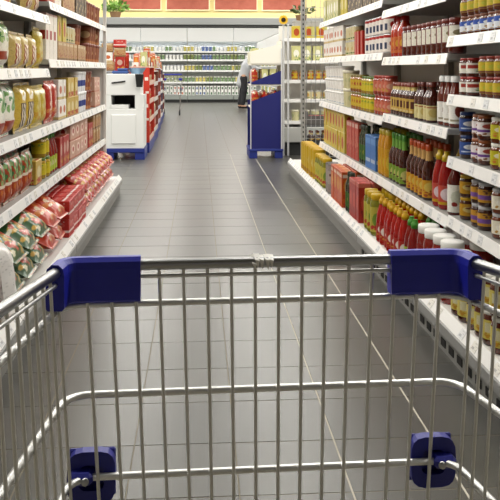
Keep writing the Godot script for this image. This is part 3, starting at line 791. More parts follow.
func stock_noodles() -> void:
	var g := "pasta and noodle bags"
	run("bag_greens", -1, 1.122, 3.0, 3.86, "white pasta bag with green leaves", "greens packets' end", g, {"rows": 1})
	run("bag_stripes", -1, 1.122, 3.88, 4.44, "cream pasta bag with brown stripes", "leafy pasta bags", g)
	run("bag_yellow", -1, 1.122, 4.42, 4.58, "tall yellow pasta bag on the eye-level shelf", "striped pasta bags", g)
	run("bag_herb", -1, 0.802, 2.9, 3.95, "noodle bag with green herbs and red foot", "shelf end", g)
	run("bag_darkstripe", -1, 0.802, 3.97, 4.34, "yellow noodle bag with dark striped window", "herb noodle bags", g)
	run("bag_yellow", -1, 0.802, 4.35, 4.7, "golden pasta bag", "dark striped bags", g, {"rows": 2})
	run("bag_leafred", -1, 0.496, 2.9, 4.35, "green leafed soup packet with red foot", "shelf end", g, {"rows": 2})
	run("box_goldred", -1, 0.496, 4.36, 4.56, "gold and red carton beside the soup packets", "soup packets", g, {"tiers": 1})
	run("box_goldred", -1, 1.418, 3.3, 3.9, "gold and red carton on the high shelf", "high shelf end", g)
	run("bag_stripes", -1, 1.418, 4.12, 4.56, "brown striped pasta bag on the high shelf", "gold cartons", g)
	# far units
	g = "cartons and packs of the noodle shelves"
	run("box_brick", -1, 1.505, 4.62, 4.9, "brick red carton on the top shelf", "high striped bags", g)
	run("box_whitetall", -1, 1.505, 4.92, 5.2, "tall white carton on the top shelf", "brick red cartons", g)
	run("box_tan", -1, 1.505, 5.22, 5.7, "tan carton on the top shelf", "tall white cartons", g, {"tiers": 2, "missing": 0.3})
	run("box_darkfood", -1, 1.505, 5.74, 6.3, "dark carton on the top noodle shelf", "tan cartons", g)
	run("tub_brown", -1, 1.505, 6.34, 7.2, "brown tub on the top shelf", "dark cartons", g)
	run("box_whitetall", -1, 1.175, 4.62, 5.0, "tall white carton with red square", "yellow pasta bags", g)
	run("box_tan", -1, 1.175, 5.02, 6.3, "tan food carton", "tall white cartons", g)
	run("box_meal", -1, 1.295, 5.02, 5.34, "yellow meal carton laid on tan cartons", "tall white cartons", g)
	run("can_cream", -1, 1.295, 5.4, 5.78, "cream can standing on tan cartons", "yellow meal cartons", g)
	run("tub_brown", -1, 1.295, 5.82, 6.16, "brown tub standing on tan cartons", "cream cans", g)
	run("tub_brown", -1, 1.175, 6.34, 7.2, "brown tub on the eye-level shelf", "tan cartons", g, {"tiers": 2, "missing": 0.3})
	run("bag_red", -1, 0.802, 4.72, 5.05, "red noodle bag with white stripe", "golden pasta bags", g)
	run("box_whitered", -1, 0.802, 5.06, 5.34, "white carton with orange spot", "red noodle bags", g, {"tiers": 2})
	run("box_goldred", -1, 0.802, 5.36, 5.85, "gold carton with red print", "orange-spotted cartons", g, {"tiers": 2, "missing": 0.1})
	run("tub_bluelabel", -1, 0.802, 5.88, 6.34, "white tub with blue label", "gold cartons", g, {"tiers": 2})
	run("tub_brown", -1, 0.802, 6.36, 6.7, "brown tub on the waist-high shelf", "blue-labelled tubs", g, {"tiers": 2})
	run("box_pink", -1, 0.802, 6.72, 7.2, "pink carton on the waist-high shelf", "brown tubs", g, {"tiers": 2})
	run("jar_lime", -1, 0.496, 4.6, 4.78, "yellow-labelled jar with green lid", "gold and red carton", g, {"tiers": 2})
	run("relish", -1, 0.496, 4.8, 5.06, "red bottle with green cap among cartons", "green-lidded jars", g)
	run("box_brick", -1, 0.496, 5.08, 5.52, "brick red carton", "green-capped bottles", g, {"rows": 2})
	run("box_pink", -1, 0.496, 5.54, 6.36, "pink carton with red emblem", "brick red cartons", g, {"tiers": 2})
	run("box_brick", -1, 0.496, 6.4, 6.66, "brick red carton past the pink ones", "pink cartons", g)
	run("box_tan", -1, 0.496, 6.68, 7.2, "tan carton on the low shelf", "brick red cartons", g, {"tiers": 2})
	run("box_redgift", -1, BASE_Y, 4.66, 5.36, "red white-banded carton on base deck", "orange snack bags", g, {"base": true, "tiers": 2, "rows": 2})
	# heaped bags on the base deck
	put("bag_white", Vector3(-0.765, BASE_Y + 0.012, -3.19), PI / 2 + 0.35, "white flour bag with red cross mark beside heaped bags", "bags on the noodle base deck", Basis(Vector3.RIGHT, -0.12))
	put("bag_white", Vector3(-0.83, BASE_Y + 0.012, -2.86), PI / 2 + 0.1, "white flour bag leaning behind the cross-marked one", "bags on the noodle base deck", Basis(Vector3.RIGHT, -0.1))
	heap("bag_veg", 3.3, 4.14, 3, 2, "dark green vegetable bag", "flour bag")
	heap("bag_orange", 4.14, 4.66, 2, 2, "orange and red snack bag", "vegetable bags")
	heap("bag_redgold", 5.42, 7.2, 9, 2, "red and gold snack bag", "red banded cartons")

func heap(key: String, d0: float, d1: float, across: int, layers: int, desc: String, anchor: String) -> void:
	var k: Dictionary = kinds[key]
	for l in layers:
		for i in across:
			for r in 2:
				var z := -lerpf(d0, d1, (i + 0.5 + 0.15 * l) / (across + 0.2))
				var x: float = XLB - 0.06 - r * 0.24
				var y: float = BASE_Y + 0.045 + l * k.d * 1.3
				var b := Basis(Vector3.UP, rng.randf_range(-0.07, 0.07)) * Basis(Vector3.RIGHT, -1.08 + rng.randf_range(-0.02, 0.02))
				put(key, Vector3(x, y, z), PI / 2, "%s%s, %s heap layer, %s along from the %s" % ["rear " if r else "", desc, ["bottom", "top"][l], ORD[i], anchor], "bags on the noodle base deck", b)

# ------------------------------------------------------------------ trolley
func make_trolley(label: String, at: Vector3, turn: float) -> Node3D:
	# local: origin on the floor under the middle of the basket front, basket reaches back along +z
	var t := thing("shopping_trolley", label, "trolley", at, turn)
	var chrome := mat("chrome", col("a9aaab"), 0.3, 1.0)
	var zinc := mat("zinc_ring", col("d9d9d7"), 0.42, 1.0)
	var wire := mat("wire_steel", col("cfcfcd"), 0.4, 1.0)
	var blue := mat("grip_blue", col("1c22a0"), 0.42)
	var top := 0.88
	var low := 0.50
	var back := 0.78
	# half width and front position of the basket at a height
	var hw := func(y: float, z: float) -> float: return lerpf(0.228, 0.251, (y - low) / (top - low)) + 0.11 * z
	var rise := func(y: float, z: float) -> float: return y + 0.08 * z * clampf((y - low) / (top - low), 0.0, 1.0)
	var ring := func(y: float, off: float, rad: float) -> Array:
		var w: float = hw.call(y, 0.0) + off
		var pts := []
		var zb := back
		pts.append(Vector3(-(hw.call(y, zb) + off), rise.call(y, zb), zb))
		for k in 7:
			var a := PI / 2 * k / 6.0
			pts.append(Vector3(-w - 0.11 * rad + rad - rad * cos(a) * 1.0, y, -off + rad - rad * sin(a)))
		for k in 7:
			var a := PI / 2 * (6 - k) / 6.0
			pts.append(Vector3(w + 0.11 * rad - rad + rad * cos(a), y, -off + rad - rad * sin(a)))
		pts.append(Vector3(hw.call(y, zb) + off, rise.call(y, zb), zb))
		return pts
	part("rim", mb().tube(ring.call(top, 0.0, 0.022), 0.0068, 10), chrome, t)
	part("rim_wire", mb().tube(ring.call(top - 0.014, 0.0, 0.022), 0.0028, 6), zinc, t)
	part("basket_ring", mb().tube(ring.call(0.831, 0.006, 0.035), 0.0042, 8), zinc, t)
	part("basket_ring", mb().tube(ring.call(0.719, 0.007, 0.035), 0.0048, 8), zinc, t)
	part("basket_ring", mb().tube(ring.call(0.617, 0.007, 0.035), 0.0045, 8), zinc, t)
	part("basket_ring", mb().tube(ring.call(low, 0.004, 0.035), 0.0048, 8), zinc, t)
	# upright wires of the front
	var nf := 16
	for k in nf:
		var u := (k + 0.5) / nf * 2.0 - 1.0
		part("front_wire", mb().tube([Vector3(u * (hw.call(top, 0.0) - 0.012), top - 0.004, 0.0), Vector3(u * (hw.call(low, 0.0) - 0.012), low, 0.0)], 0.0024, 6), wire, t)
	# upright wires of the sides
	for s in [-1.0, 1.0]:
		for k in 24:
			var z := 0.03 + k * 0.031
			part("side_wire", mb().tube([Vector3(s * (hw.call(top, z)), rise.call(top, z) - 0.004, z), Vector3(s * hw.call(low, z), low, z)], 0.0021, 6), wire, t)
	for k in 15:
		var x := (k - 7) * 0.031
		part("floor_wire", mb().tube([Vector3(x, low, -0.003), Vector3(x * 1.32, low, back)], 0.0024, 6), chrome, t)
	part("floor_brace", mb().tube([Vector3(-hw.call(low, 0.4), low - 0.006, 0.4), Vector3(hw.call(low, 0.4), low - 0.006, 0.4)], 0.004, 6), chrome, t)
	part("floor_brace", mb().tube([Vector3(-hw.call(low, back), low - 0.004, back), Vector3(hw.call(low, back), low - 0.004, back)], 0.004, 6), chrome, t)
	# blue sleeves over the front corners of the rim
	var prof := [Vector2(-0.011, -0.040), Vector2(-0.011, -0.002), Vector2(-0.0095, 0.0065), Vector2(-0.004, 0.0115), Vector2(0.004, 0.0115), Vector2(0.0095, 0.0065), Vector2(0.011, -0.002), Vector2(0.011, -0.040), Vector2(0.0085, -0.043), Vector2(-0.0085, -0.043)]
	for s in [-1.0, 1.0]:
		var dirs := []
		var rp: Array = ring.call(top, 0.0, 0.022)
		var path := []
		var w: float = hw.call(top, 0.0)
		path.append(Vector3(-(w + 0.11 * 0.04), top, 0.04))
		for k in 7: path.append(rp[1 + k])
		path.append(Vector3(-w + 0.094, top, 0.0))
		for k in path.size():
			var a: Vector3 = path[maxi(k - 1, 0)]
			var b: Vector3 = path[mini(k + 1, path.size() - 1)]
			var d := (b - a).normalized()
			dirs.append([path[k], d.cross(Vector3.UP).normalized()])
		if s > 0:
			var flip := []
			for q in dirs:
				flip.append([Vector3(-q[0].x, q[0].y, q[0].z), Vector3(-q[1].x, q[1].y, q[1].z)])
			dirs = flip
		part("corner_grip", mb().extrude(prof, dirs), blue, t)
		# lower corner bumpers: rounded blue blocks clipped round the ring
		var lw: float = hw.call(0.622, 0.0) + 0.007
		var bump := part("corner_bumper", bumper_mesh(s, lw), mat("bumper_blue", col("191e7c"), 0.45), t)
		part("bumper_screw", mb().lathe([[0.0, 0.0], [0.005, 0.0], [0.004, 0.003], [0.0, 0.0035]], 10), chrome, bump, Vector3(s * (lw - 0.018), 0.617, 0.0045)).rotation.x = PI / 2
	# torn scrap of clear film still stuck to the rim
	var film := mb()
	var fr := RandomNumberGenerator.new()
	fr.seed = 4
	for k in 5:
		var x0 := -0.02 + k * 0.006 + fr.randf_range(-0.002, 0.002)
		var hy := top + 0.0085 + fr.randf_range(0.0, 0.005)
		var p := [Vector3(x0, top + 0.0068, -0.007), Vector3(x0 + 0.008, top + 0.0068, -0.006), Vector3(x0 + 0.0085, hy, 0.001), Vector3(x0 - 0.0005, hy - 0.001, 0.0015)]
		var low_y := top - fr.randf_range(-0.002, 0.006)
		var dip := fr.randf_range(-0.003, 0.005)
		p = [Vector3(x0, top + 0.008 + fr.randf_range(0.0, 0.002), -0.006), Vector3(x0 + 0.0075, top + 0.008 + fr.randf_range(0.0, 0.002), -0.005), Vector3(x0 + 0.007, top + dip, 0.0088), Vector3(x0 + 0.001, top + dip + 0.002, 0.0088)]
		film.flat(p)
		film.flat([p[3], p[2], Vector3(x0 + 0.005, low_y - 0.003, 0.0094)])
	var fm := mat("film_scrap", col("f2f0ea"), 0.4)
	part("torn_film", film, fm, t, Vector3(-0.002, 0, 0))
	# handle, frame and wheels
	var tube_m := mat("frame_chrome", col("c4c4c2"), 0.3, 1.0)
	for s in [-1.0, 1.0]:
		part("handle_arm", mb().tube([Vector3(s * hw.call(top, back), rise.call(top, back), back), Vector3(s * hw.call(top, back), 0.99, back + 0.07)], 0.009, 8), tube_m, t)
		part("chassis_tube", mb().tube([Vector3(s * 0.2, low, 0.06), Vector3(s * 0.19, 0.2, 0.02), Vector3(s * 0.2, 0.16, 0.06), Vector3(s * 0.27, 0.16, 0.72), Vector3(s * 0.29, 0.24, 0.78), Vector3(s * 0.30, low, 0.74)], 0.011, 8), tube_m, t)
		for z in [0.06, 0.7]:
			var x: float = s * (0.2 if z < 0.3 else 0.27)
			var fork := part("caster_fork", mb().box(Vector3(x - 0.018, 0.1, z + 0.01), Vector3(0.004, 0.1, 0.03)).box(Vector3(x + 0.018, 0.1, z + 0.01), Vector3(0.004, 0.1, 0.03)).box(Vector3(x, 0.15, z), Vector3(0.04, 0.012, 0.035)), tube_m, t)
			var wh := part("wheel", mb().lathe([[0.0, -0.013], [0.055, -0.013], [0.0625, -0.008], [0.0625, 0.008], [0.055, 0.013], [0.0, 0.013]], 18), mat("wheel_grey", col("3a3a3c"), 0.6), fork, Vector3(x, 0.0627, z + 0.015))
			wh.rotation.z = PI / 2
	part("handle", mb().tube([Vector3(-hw.call(top, back) - 0.005, 0.99, back + 0.07), Vector3(hw.call(top, back) + 0.005, 0.99, back + 0.07)], 0.014, 10), blue, t)
	return t

func bumper_mesh(s: float, lw: float) -> MB:
	# rounded square ring with a boss that holds the end of the basket ring
	var b := mb()
	var c := Vector3(s * (lw - 0.024), 0.613, 0.0)
	var outer := []
	var inner := []
	var m := 18
	for k in m + 1:
		var a := deg_to_rad(lerpf(0.0, 360.0, float(k) / m))
		var sq := func(v: float) -> float: return signf(v) * pow(absf(v), 0.55)
		outer.append(Vector2(-s * sq.call(cos(a)) * 0.030, sq.call(sin(a)) * 0.033))
		inner.append(Vector2(-s * sq.call(cos(a)) * 0.016, sq.call(sin(a)) * 0.016))
	var z0 := -0.026
	var z1 := -0.0115
	for k in m:
		var o0 := Vector3(outer[k].x, outer[k].y, 0)
		var o1 := Vector3(outer[k + 1].x, outer[k + 1].y, 0)
		var i0 := Vector3(inner[k].x, inner[k].y, 0)
		var i1 := Vector3(inner[k + 1].x, inner[k + 1].y, 0)
		var F := Vector3(0, 0, z1)
		var R := Vector3(0, 0, z0)
		var q := [[o0 + F, o1 + F, i1 + F, i0 + F], [o0 + R, o1 + R, i1 + R, i0 + R], [o0 + F, o1 + F, o1 + R, o0 + R], [i0 + F, i1 + F, i1 + R, i0 + R]]
		for e in q:
			b.flat([c + e[0], c + e[1], c + e[2], c + e[3]])
	b.box(c + Vector3(0, 0, z0 - 0.003), Vector3(0.058, 0.06, 0.006), 0.002)
	b.box(c + Vector3(s * 0.012, 0.004, -0.012), Vector3(0.03, 0.016, 0.03), 0.005)
	return b

# ------------------------------------------------------------------ far wall of chilled cases
func back_of_store() -> void:
	var white := mat("case_white", col("eff0ef"), 0.35)
	var grey := mat("case_grey", col("9a9c9b"), 0.4)
	var sill := mat("case_sill", col("8c918c"), 0.4)
	var inner := mat("case_inner", col("e6e8e6"), 0.5)
	var zf := -26.9
	var names := ["beside the leafy plant", "behind the white cabinet", "with pots of yoghurt beside the parked trolley", "with blue and green tubs near the shopper", "behind the shopper"]
	var levels := [0.22, 0.70, 1.09, 1.45, 1.73]
	for c in 5:
		var x0 := -5.06 + c * 1.555
		var t := thing("refrigerated_case", "white open refrigerated case " + names[c], "refrigerator", Vector3(x0 + 0.775, 0, zf), 0, "row of chilled cases")
		part("back_panel", mb().box(Vector3(0, 1.25, -0.78), Vector3(1.545, 2.5, 0.04)), inner, t)
		part("header_panel", mb().box(Vector3(0, 2.27, -0.02), Vector3(1.535, 0.46, 0.05), 0.006), white, t)
		part("canopy", mb().box(Vector3(0, 2.47, -0.4), Vector3(1.545, 0.06, 0.72)), white, t)
		part("front_sill", mb().box(Vector3(0, 0.18, -0.03), Vector3(1.545, 0.16, 0.06), 0.012), sill, t)
		part("bumper_strip", mb().box(Vector3(0, 0.1, 0.012), Vector3(1.545, 0.03, 0.024), 0.006), mat("case_bumper", col("5c5f5d"), 0.5), t)
		part("plinth", mb().box(Vector3(0, 0.05, -0.06), Vector3(1.545, 0.1, 0.04)), mat("plinth_dark", col("2f302f"), 0.6), t)
		for y in levels:
			var s := part("shelf", mb().box(Vector3(0, y - 0.02, -0.4), Vector3(1.535, 0.025, 0.7)), white, t)
			part("price_rail", mb().box(Vector3(0, y - 0.035, -0.045), Vector3(1.535, 0.06, 0.012), 0.002), white, s)
		var gm := mat("case_tube", col("f6fbff"), 0.4)
		gm.emission_enabled = true
		gm.emission = col("f4faff")
		gm.emission_energy_multiplier = 3.0
		part("lamp_tube", mb().tube([Vector3(-0.7, 2.07, -0.08), Vector3(0.7, 2.07, -0.08)], 0.014, 8), gm, t)
		var l := AreaLight3D.new()
		l.name = "case_lamp"
		l.area_size = Vector2(1.4, 0.04)
		l.position = Vector3(0, 2.05, -0.1)
		l.rotation.x = -PI / 2 - 0.5
		l.light_energy = 0.8
		l.light_color = col("f4faff")
		l.shadow_enabled = true
		l.area_range = 20.0
		t.add_child(l)
	# stock of the cases that can be seen past the displays
	var order := [["milk_blue", "milk", "milk", "milk_red", "milk"], ["dairy_olive", "dairy_green", "dairy_yellow", "dairy_olive"], ["dairy_white", "dairy_yellow", "dairy_olive", "dairy_white"], ["dairy_white", "dairy_olive", "dairy_green", "dairy_white"], ["dairy_white", "dairy_yellow", "dairy_white", "dairy_green"]]
	var words := {"milk": "green-marked milk carton", "milk_red": "orange-marked milk carton", "milk_blue": "blue-marked milk carton", "dairy_white": "white dairy tub", "dairy_green": "green dairy tub", "dairy_yellow": "yellow dairy tub", "dairy_blue": "blue dairy tub", "dairy_olive": "olive dairy tub"}
	var lev_word := ["bottom", "lower", "middle", "upper", "top"]
	for li in 5:
		var x := -1.9 if li < 3 else -3.4
		var seg := {}
		while x < 1.95:
			var pick: Array = order[li]
			var key: String = pick[int((x + 3.65) / 0.35) % pick.size()]
			if x > 0.1 and x < 0.45 and li > 1: key = "dairy_blue"
			if x > 0.45 and x < 1.1 and li in [1, 2, 3]: key = "dairy_green"
			if x > 0.55 and li == 0: key = "milk"
			var case_no := int((x + 5.06) / 1.555)
			var id := "%s%d" % [key, case_no]
			seg[id] = seg.get(id, 0) + 1
			var scale_up := rng.randf_range(0.92, 1.1)
			var two := 2 if li == 0 else 1
			for tier in two:
				put(key, Vector3(x, levels[li] - 0.0065 + tier * 0.171, zf - 0.12), rng.randf_range(-0.1, 0.1), "%s%s on %s shelf %s, %s of its kind" % ["upper " if tier else "", words[key], lev_word[li], ["", "behind the cabinet", "by the trolley", "by the shopper", "past the shopper"][case_no], ORD[mini(seg[id] - 1, 19)]], "chilled goods")
			x += 0.122
	# bulkhead above the cases
	struct("trim_1", mb().box(Vector3(0, 2.72, -27.4), Vector3(14.0, 0.24, 1.3), 0.01), grey)
	struct("shade_trim_2", mb().box(Vector3(0, 2.56, -27.4), Vector3(14.0, 0.06, 1.1)), mat("trim_shadow", col("4a4a48"), 0.5))  # dark strip: shadow line under the bulkhead, painted in as colour
	# framed red panels on the yellow wall
	for k in 4:
		var x := -1.39 + k * 1.68 - 1.68 + 1.0
		var t := thing("wall_panel", ["red panel above the yoghurt cases", "red panel on yellow wall above the parked trolley", "red panel on yellow wall above the shopper", "red panel above the blue promotional stand"][k], "panel", Vector3(x, 3.2, -28.05), 0, "red wall panels")
		part("board", mb().box(Vector3(0, 0.55, 0), Vector3(1.46, 1.1, 0.03), 0.004), mat("panel_red", col("b36350"), 0.7, 0.0, noise_tex(0.02, "e0d0c8", "ffffff", 128, 9)), t)
		part("frame", mb().box(Vector3(0, -0.02, 0.0), Vector3(1.54, 0.04, 0.05)).box(Vector3(0, 1.12, 0.0), Vector3(1.54, 0.04, 0.05)).box(Vector3(-0.75, 0.55, 0), Vector3(0.04, 1.1, 0.05)).box(Vector3(0.75, 0.55, 0), Vector3(0.04, 1.1, 0.05)), mat("panel_frame", col("efe0b4"), 0.6), t)
	# plant on the bulkhead
	plant("leafy_plant", "bushy green plant on the grey bulkhead over the cases", Vector3(-2.8, 2.84, -27.1), 0.5, 130, "6f9a34", 11)

func plant(called: String, label: String, at: Vector3, size: float, count: int, hex: String, sd: int) -> Node3D:
	var t := thing(called, label, "plant", at)
	part("pot", mb().lathe([[0.0, 0.0], [size * 0.3, 0.0], [size * 0.4, size * 0.4], [size * 0.36, size * 0.4], [0.0, size * 0.36]], 14), mat("pot_clay", col("8a6a4a"), 0.7), t)
	var r := RandomNumberGenerator.new()
	r.seed = sd
	var leaf := mb()
	var lw := size * 0.13
	leaf.flat([Vector3.ZERO, Vector3(lw, lw * 0.3, lw), Vector3(0, lw * 0.25, lw * 2.6)])
	leaf.flat([Vector3.ZERO, Vector3(0, lw * 0.25, lw * 2.6), Vector3(-lw, lw * 0.3, lw)])
	var me := leaf.mesh()
	for k in count:
		var dir := Vector3(r.randfn(), absf(r.randfn()) * 0.8 + 0.15, r.randfn()).normalized()
		var tone := k % 3
		var m := mat("leaf_%s_%d" % [hex, tone], [col(hex), col(hex).lightened(0.25), col(hex).darkened(0.25)][tone], 0.5)
		var lf := inst("leaf", me, m, t, Vector3(0, size * 0.4, 0) + dir * size * r.randf_range(0.25, 0.8))
		lf.basis = Basis.looking_at(-dir, Vector3(r.randfn(), 1, r.randfn()).normalized())
	var stem := mb()
	for k in 5:
		var a := TAU * k / 5
		stem.tube([Vector3(0, size * 0.3, 0), Vector3(cos(a) * size * 0.35, size * 0.8, sin(a) * size * 0.35)], size * 0.015, 5)
	part("stem", stem, mat("stem_green", col("4a5a2a"), 0.6), t).set_meta("kind", "stuff")
	return t

# ------------------------------------------------------------------ things of the cross aisle
func cross_aisle() -> void:
	cabinet()
	promo_row()
	blue_display()
	end_cap()
	side_case()
	shopper()
	make_trolley("small wire trolley parked beside the promotional stands", Vector3(-0.66, 0, -20.1), deg_to_rad(-6))

func cabinet() -> void:
	var t := thing("white_cabinet", "white service cabinet with dark slot on a blue pallet base", "cabinet", Vector3(-0.92, 0, -9.95))
	var white := mat("cabinet_white", col("e9eae8"), 0.35)
	var black := mat("cabinet_dark", col("141414"), 0.6)
	var blue := mat("pallet_blue", col("203080"), 0.45)
	# shell built around the open slot
	part("lower_body", mb().box(Vector3(0, 0.385, -0.25), Vector3(0.48, 0.49, 0.5), 0.006), white, t)
	part("slot_side", mb().box(Vector3(-0.2, 0.715, -0.25), Vector3(0.08, 0.17, 0.5)), white, t)
	part("slot_side", mb().box(Vector3(0.185, 0.715, -0.25), Vector3(0.11, 0.17, 0.5)), white, t)
	part("slot_back", mb().box(Vector3(-0.02, 0.715, -0.45), Vector3(0.32, 0.17, 0.04)), black, t)
	part("slot_step", mb().box(Vector3(-0.06, 0.655, -0.12), Vector3(0.22, 0.05, 0.24), 0.004), white, t)
	part("slot_roof", mb().box(Vector3(-0.02, 0.795, -0.25), Vector3(0.3, 0.008, 0.48)), black, t)
	part("upper_body", mb().box(Vector3(-0.02, 0.93, -0.25), Vector3(0.44, 0.262, 0.5), 0.006), white, t)
	part("door", mb().box(Vector3(-0.01, 0.38, 0.008), Vector3(0.3, 0.36, 0.016), 0.006), white, t)
	var hd := part("handle_slot", mb().box(Vector3.ZERO, Vector3(0.17, 0.018, 0.012), 0.003), black, t, Vector3(-0.07, 0.96, 0.008))
	hd.rotation.z = 0.12
	part("cup_holder", mb().lathe([[0.0, 0.0], [0.038, 0.0], [0.055, 0.16], [0.05, 0.16], [0.0, 0.14]], 14), black, t, Vector3(0.19, 0.90, 0.06))
	part("base_plate", mb().box(Vector3(0, 0.115, -0.25), Vector3(0.5, 0.05, 0.52), 0.004), blue, t)
	for s in [-1, 1]:
		part("base_foot", mb().box(Vector3(s * 0.19, 0.045, -0.25), Vector3(0.12, 0.09, 0.5), 0.004), blue, t)
	# things lying on the cabinet
	var b := thing("blue_bundle", "blue folded cloth on the white cabinet", "cloth", Vector3(-0.98, 1.061, -10.1))
	part("fold", mb().box(Vector3(0, 0.02, 0), Vector3(0.2, 0.04, 0.2), 0.015), mat("cloth_blue", col("34508a"), 0.8), b)
	part("fold", mb().box(Vector3(0.03, 0.055, 0.01), Vector3(0.13, 0.03, 0.15), 0.012), mat("cloth_blue", col("34508a"), 0.8), b)
	var c := thing("basin", "pale blue plastic basin on the white cabinet", "basin", Vector3(-0.78, 1.061, -10.15))
	part("bowl", mb().lathe([[0.0, 0.0], [0.07, 0.0], [0.11, 0.07], [0.115, 0.075], [0.105, 0.075], [0.065, 0.008], [0.0, 0.008]], 16), mat("basin_blue", col("8fb0cc"), 0.4), c)

func stand(d: float, x: float, dp: float, w: float, h: float, hex: String, label: String, packs: Array, trim: String) -> void:
	# promotional stand: blue pallet base, coloured side wall facing the shopper, tiers open to the aisle
	var t := thing("promotional_stand", label, "display", Vector3(x, 0, -d), 0, "promotional stands in a row")
	var body := mat("stand_" + hex, col(hex), 0.5)
	var blue := mat("pallet_blue", Color.WHITE)
	part("pallet_base", mb().box(Vector3(-dp / 2, 0.07, -w / 2), Vector3(dp, 0.14, w), 0.006), blue, t)
	part("side_wall", mb().box(Vector3(-dp / 2, 0.14 + (h - 0.14) / 2, -0.01), Vector3(dp, h - 0.14, 0.02), 0.003), body, t)
	part("side_wall", mb().box(Vector3(-dp / 2, 0.14 + (h - 0.14) / 2, -w + 0.01), Vector3(dp, h - 0.14, 0.02), 0.003), body, t)
	part("back_wall", mb().box(Vector3(-dp + 0.01, 0.14 + (h - 0.14) / 2, -w / 2), Vector3(0.02, h - 0.14, w - 0.04)), body, t)
	var nt := 4
	for k in nt:
		var y := 0.15 + k * (h - 0.13) / nt
		var tr := part("tier", mb().box(Vector3(-dp / 2 + 0.01, y, -w / 2), Vector3(dp - 0.03, 0.02, w - 0.045)), body, t)
		part("tier_lip", mb().box(Vector3(-0.008, y + 0.03, -w / 2), Vector3(0.012, 0.06, w - 0.045)), mat("stand_lip_" + trim, col(trim), 0.5), tr)
		var key: String = packs[k % packs.size()]
		var kd: Dictionary = kinds[key]
		var n := int((w - 0.06) / (kd.w + 0.008))
		for i in n:
			put(key, Vector3(x - 0.03 - kd.d / 2, y + 0.01, -d - 0.035 - kd.w / 2 - i * (kd.w + 0.008)), PI / 2 + rng.randf_range(-0.05, 0.05), "%s on %s tier of the %s, %s along" % [kd.called.replace("_", " "), ["bottom", "second", "third", "top"][k], label.split(" with ")[0], ORD[i]], "goods on the promotional stands")
	# goods standing on the closed top
	part("top_deck", mb().box(Vector3(-dp / 2, h + 0.008, -w / 2), Vector3(dp, 0.016, w), 0.003), mat("stand_lip_" + trim, Color.WHITE), t)
	for r in 2 if dp > 0.3 else 1:
		var zz := 0.03
		var i := 0
		while zz < w - 0.22:
			var key2: String = tops[(i + r + int(d)) % tops.size()]
			var kd2: Dictionary = kinds[key2]
			put(key2, Vector3(x - 0.08 - r * 0.2, h + 0.0165, -d - zz - kd2.w / 2), PI / 2 + rng.randf_range(-0.1, 0.1), "%s on the %s, %s along in %s row" % [kd2.called.replace("_", " "), label.split(" with ")[0].replace("promotional stand", "stand's top"), ORD[i], ["aisle-side", "rear"][r]], "goods topping the promotional stands")
			zz += kd2.w + 0.03
			i += 1

var tops := ["box_orange", "box_whitetall", "bag_redgold", "box_paleyellow", "box_brick", "box_darkfood", "box_whitered"]

func promo_row() -> void:
	stand(10.75, -0.66, 0.26, 1.1, 1.14, "c8341f", "bright red promotional stand with white printed marks", ["bag_redgold", "box_tan"], "d8b8a8")
	for k in 4:
		var bar := mb().box(Vector3.ZERO, Vector3(0.045, 0.03 + 0.015 * (k % 2), 0.003))
		part("printed_mark", bar, mat("mark_white", col("f0e6dc"), 0.6), get_node("promotional_stand"), Vector3(-0.03 - 0.01 * (k % 2), 0.45 + k * 0.18, 0.0015))
	stand(12.1, -0.68, 0.5, 1.3, 1.08, "8a4a3a", "rust brown promotional stand with striped packs", ["box_brick", "bag_stripes"], "c9c2bc")
	stand(13.7, -0.72, 0.5, 1.4, 1.12, "a85a4c", "dusty red promotional stand with cartons", ["box_redgift", "box_darkfood"], "b8b4c4")
	stand(15.4, -0.76, 0.5, 1.5, 1.1, "6a5a6c", "mauve promotional stand with pale packs", ["box_whitered", "box_pink"], "d9d4d0")
	stand(17.2, -0.80, 0.5, 1.3, 1.0, "8a4438", "dark red promotional stand with gold packs", ["box_goldred", "box_redpack"], "c4bcb4")
	# loose goods standing on the first stands' top, behind the cabinet
	var g := "goods piled behind the white cabinet"
	var lab := ["red carton standing highest behind the cabinet", "tan carton leaning behind the cabinet", "white tall carton behind the cabinet", "red striped bag behind the cabinet", "pink carton lying behind the cabinet", "dark food carton behind the cabinet"]
	var t := thing("goods_table", "grey table behind the white cabinet carrying mixed goods", "table", Vector3(-1.22, 0, -11.25))
	part("table_top", mb().box(Vector3(0, 1.08, 0), Vector3(0.52, 0.03, 1.3), 0.004), mat("table_grey", col("8e8f92"), 0.5), t)
	for q in [[-0.23, -0.62], [0.23, -0.62], [-0.23, 0.62], [0.23, 0.62]]:
		part("leg", mb().box(Vector3(q[0], 0.532, q[1]), Vector3(0.04, 1.065, 0.04), 0.003), mat("table_grey", Color.WHITE), t)
	var xs := [-1.06, -1.215, -1.37, -1.04, -1.22, -1.385]
	var keys := ["box_brick", "box_tan", "box_whitetall", "bag_red", "box_pink", "box_darkfood"]
	for i in 6:
		put(keys[i], Vector3(xs[i], 1.096, -10.85 - 0.3 * int(i / 3)), rng.randf_range(-0.08, 0.08), lab[i], g)
	var more := [["box_tan", -1.06, 1.288, "tan carton on top of the red one behind the cabinet"], ["box_redgift", -1.06, 1.41, "red banded carton topping the pile behind the cabinet"], ["box_whitered", -1.22, 1.218, "orange-spotted carton on a tan one behind the cabinet"], ["box_tan", -1.225, 1.345, "tan carton topping the orange-spotted one"]]
	for q in more:
		put(q[0], Vector3(q[1], q[2], -10.85), rng.randf_range(-0.05, 0.05), q[3], g)
	put("box_redbox", Vector3(-1.06, 1.096, -11.5), 0.2, "red upright carton at the back of the goods table", g)
	put("bag_orange", Vector3(-1.3, 1.096, -11.5), -0.2, "orange snack bag at the back of the goods table", g)
	put("box_whitered", Vector3(-1.1, 1.096, -11.75), 0.1, "white carton with orange spot on the goods table", g)

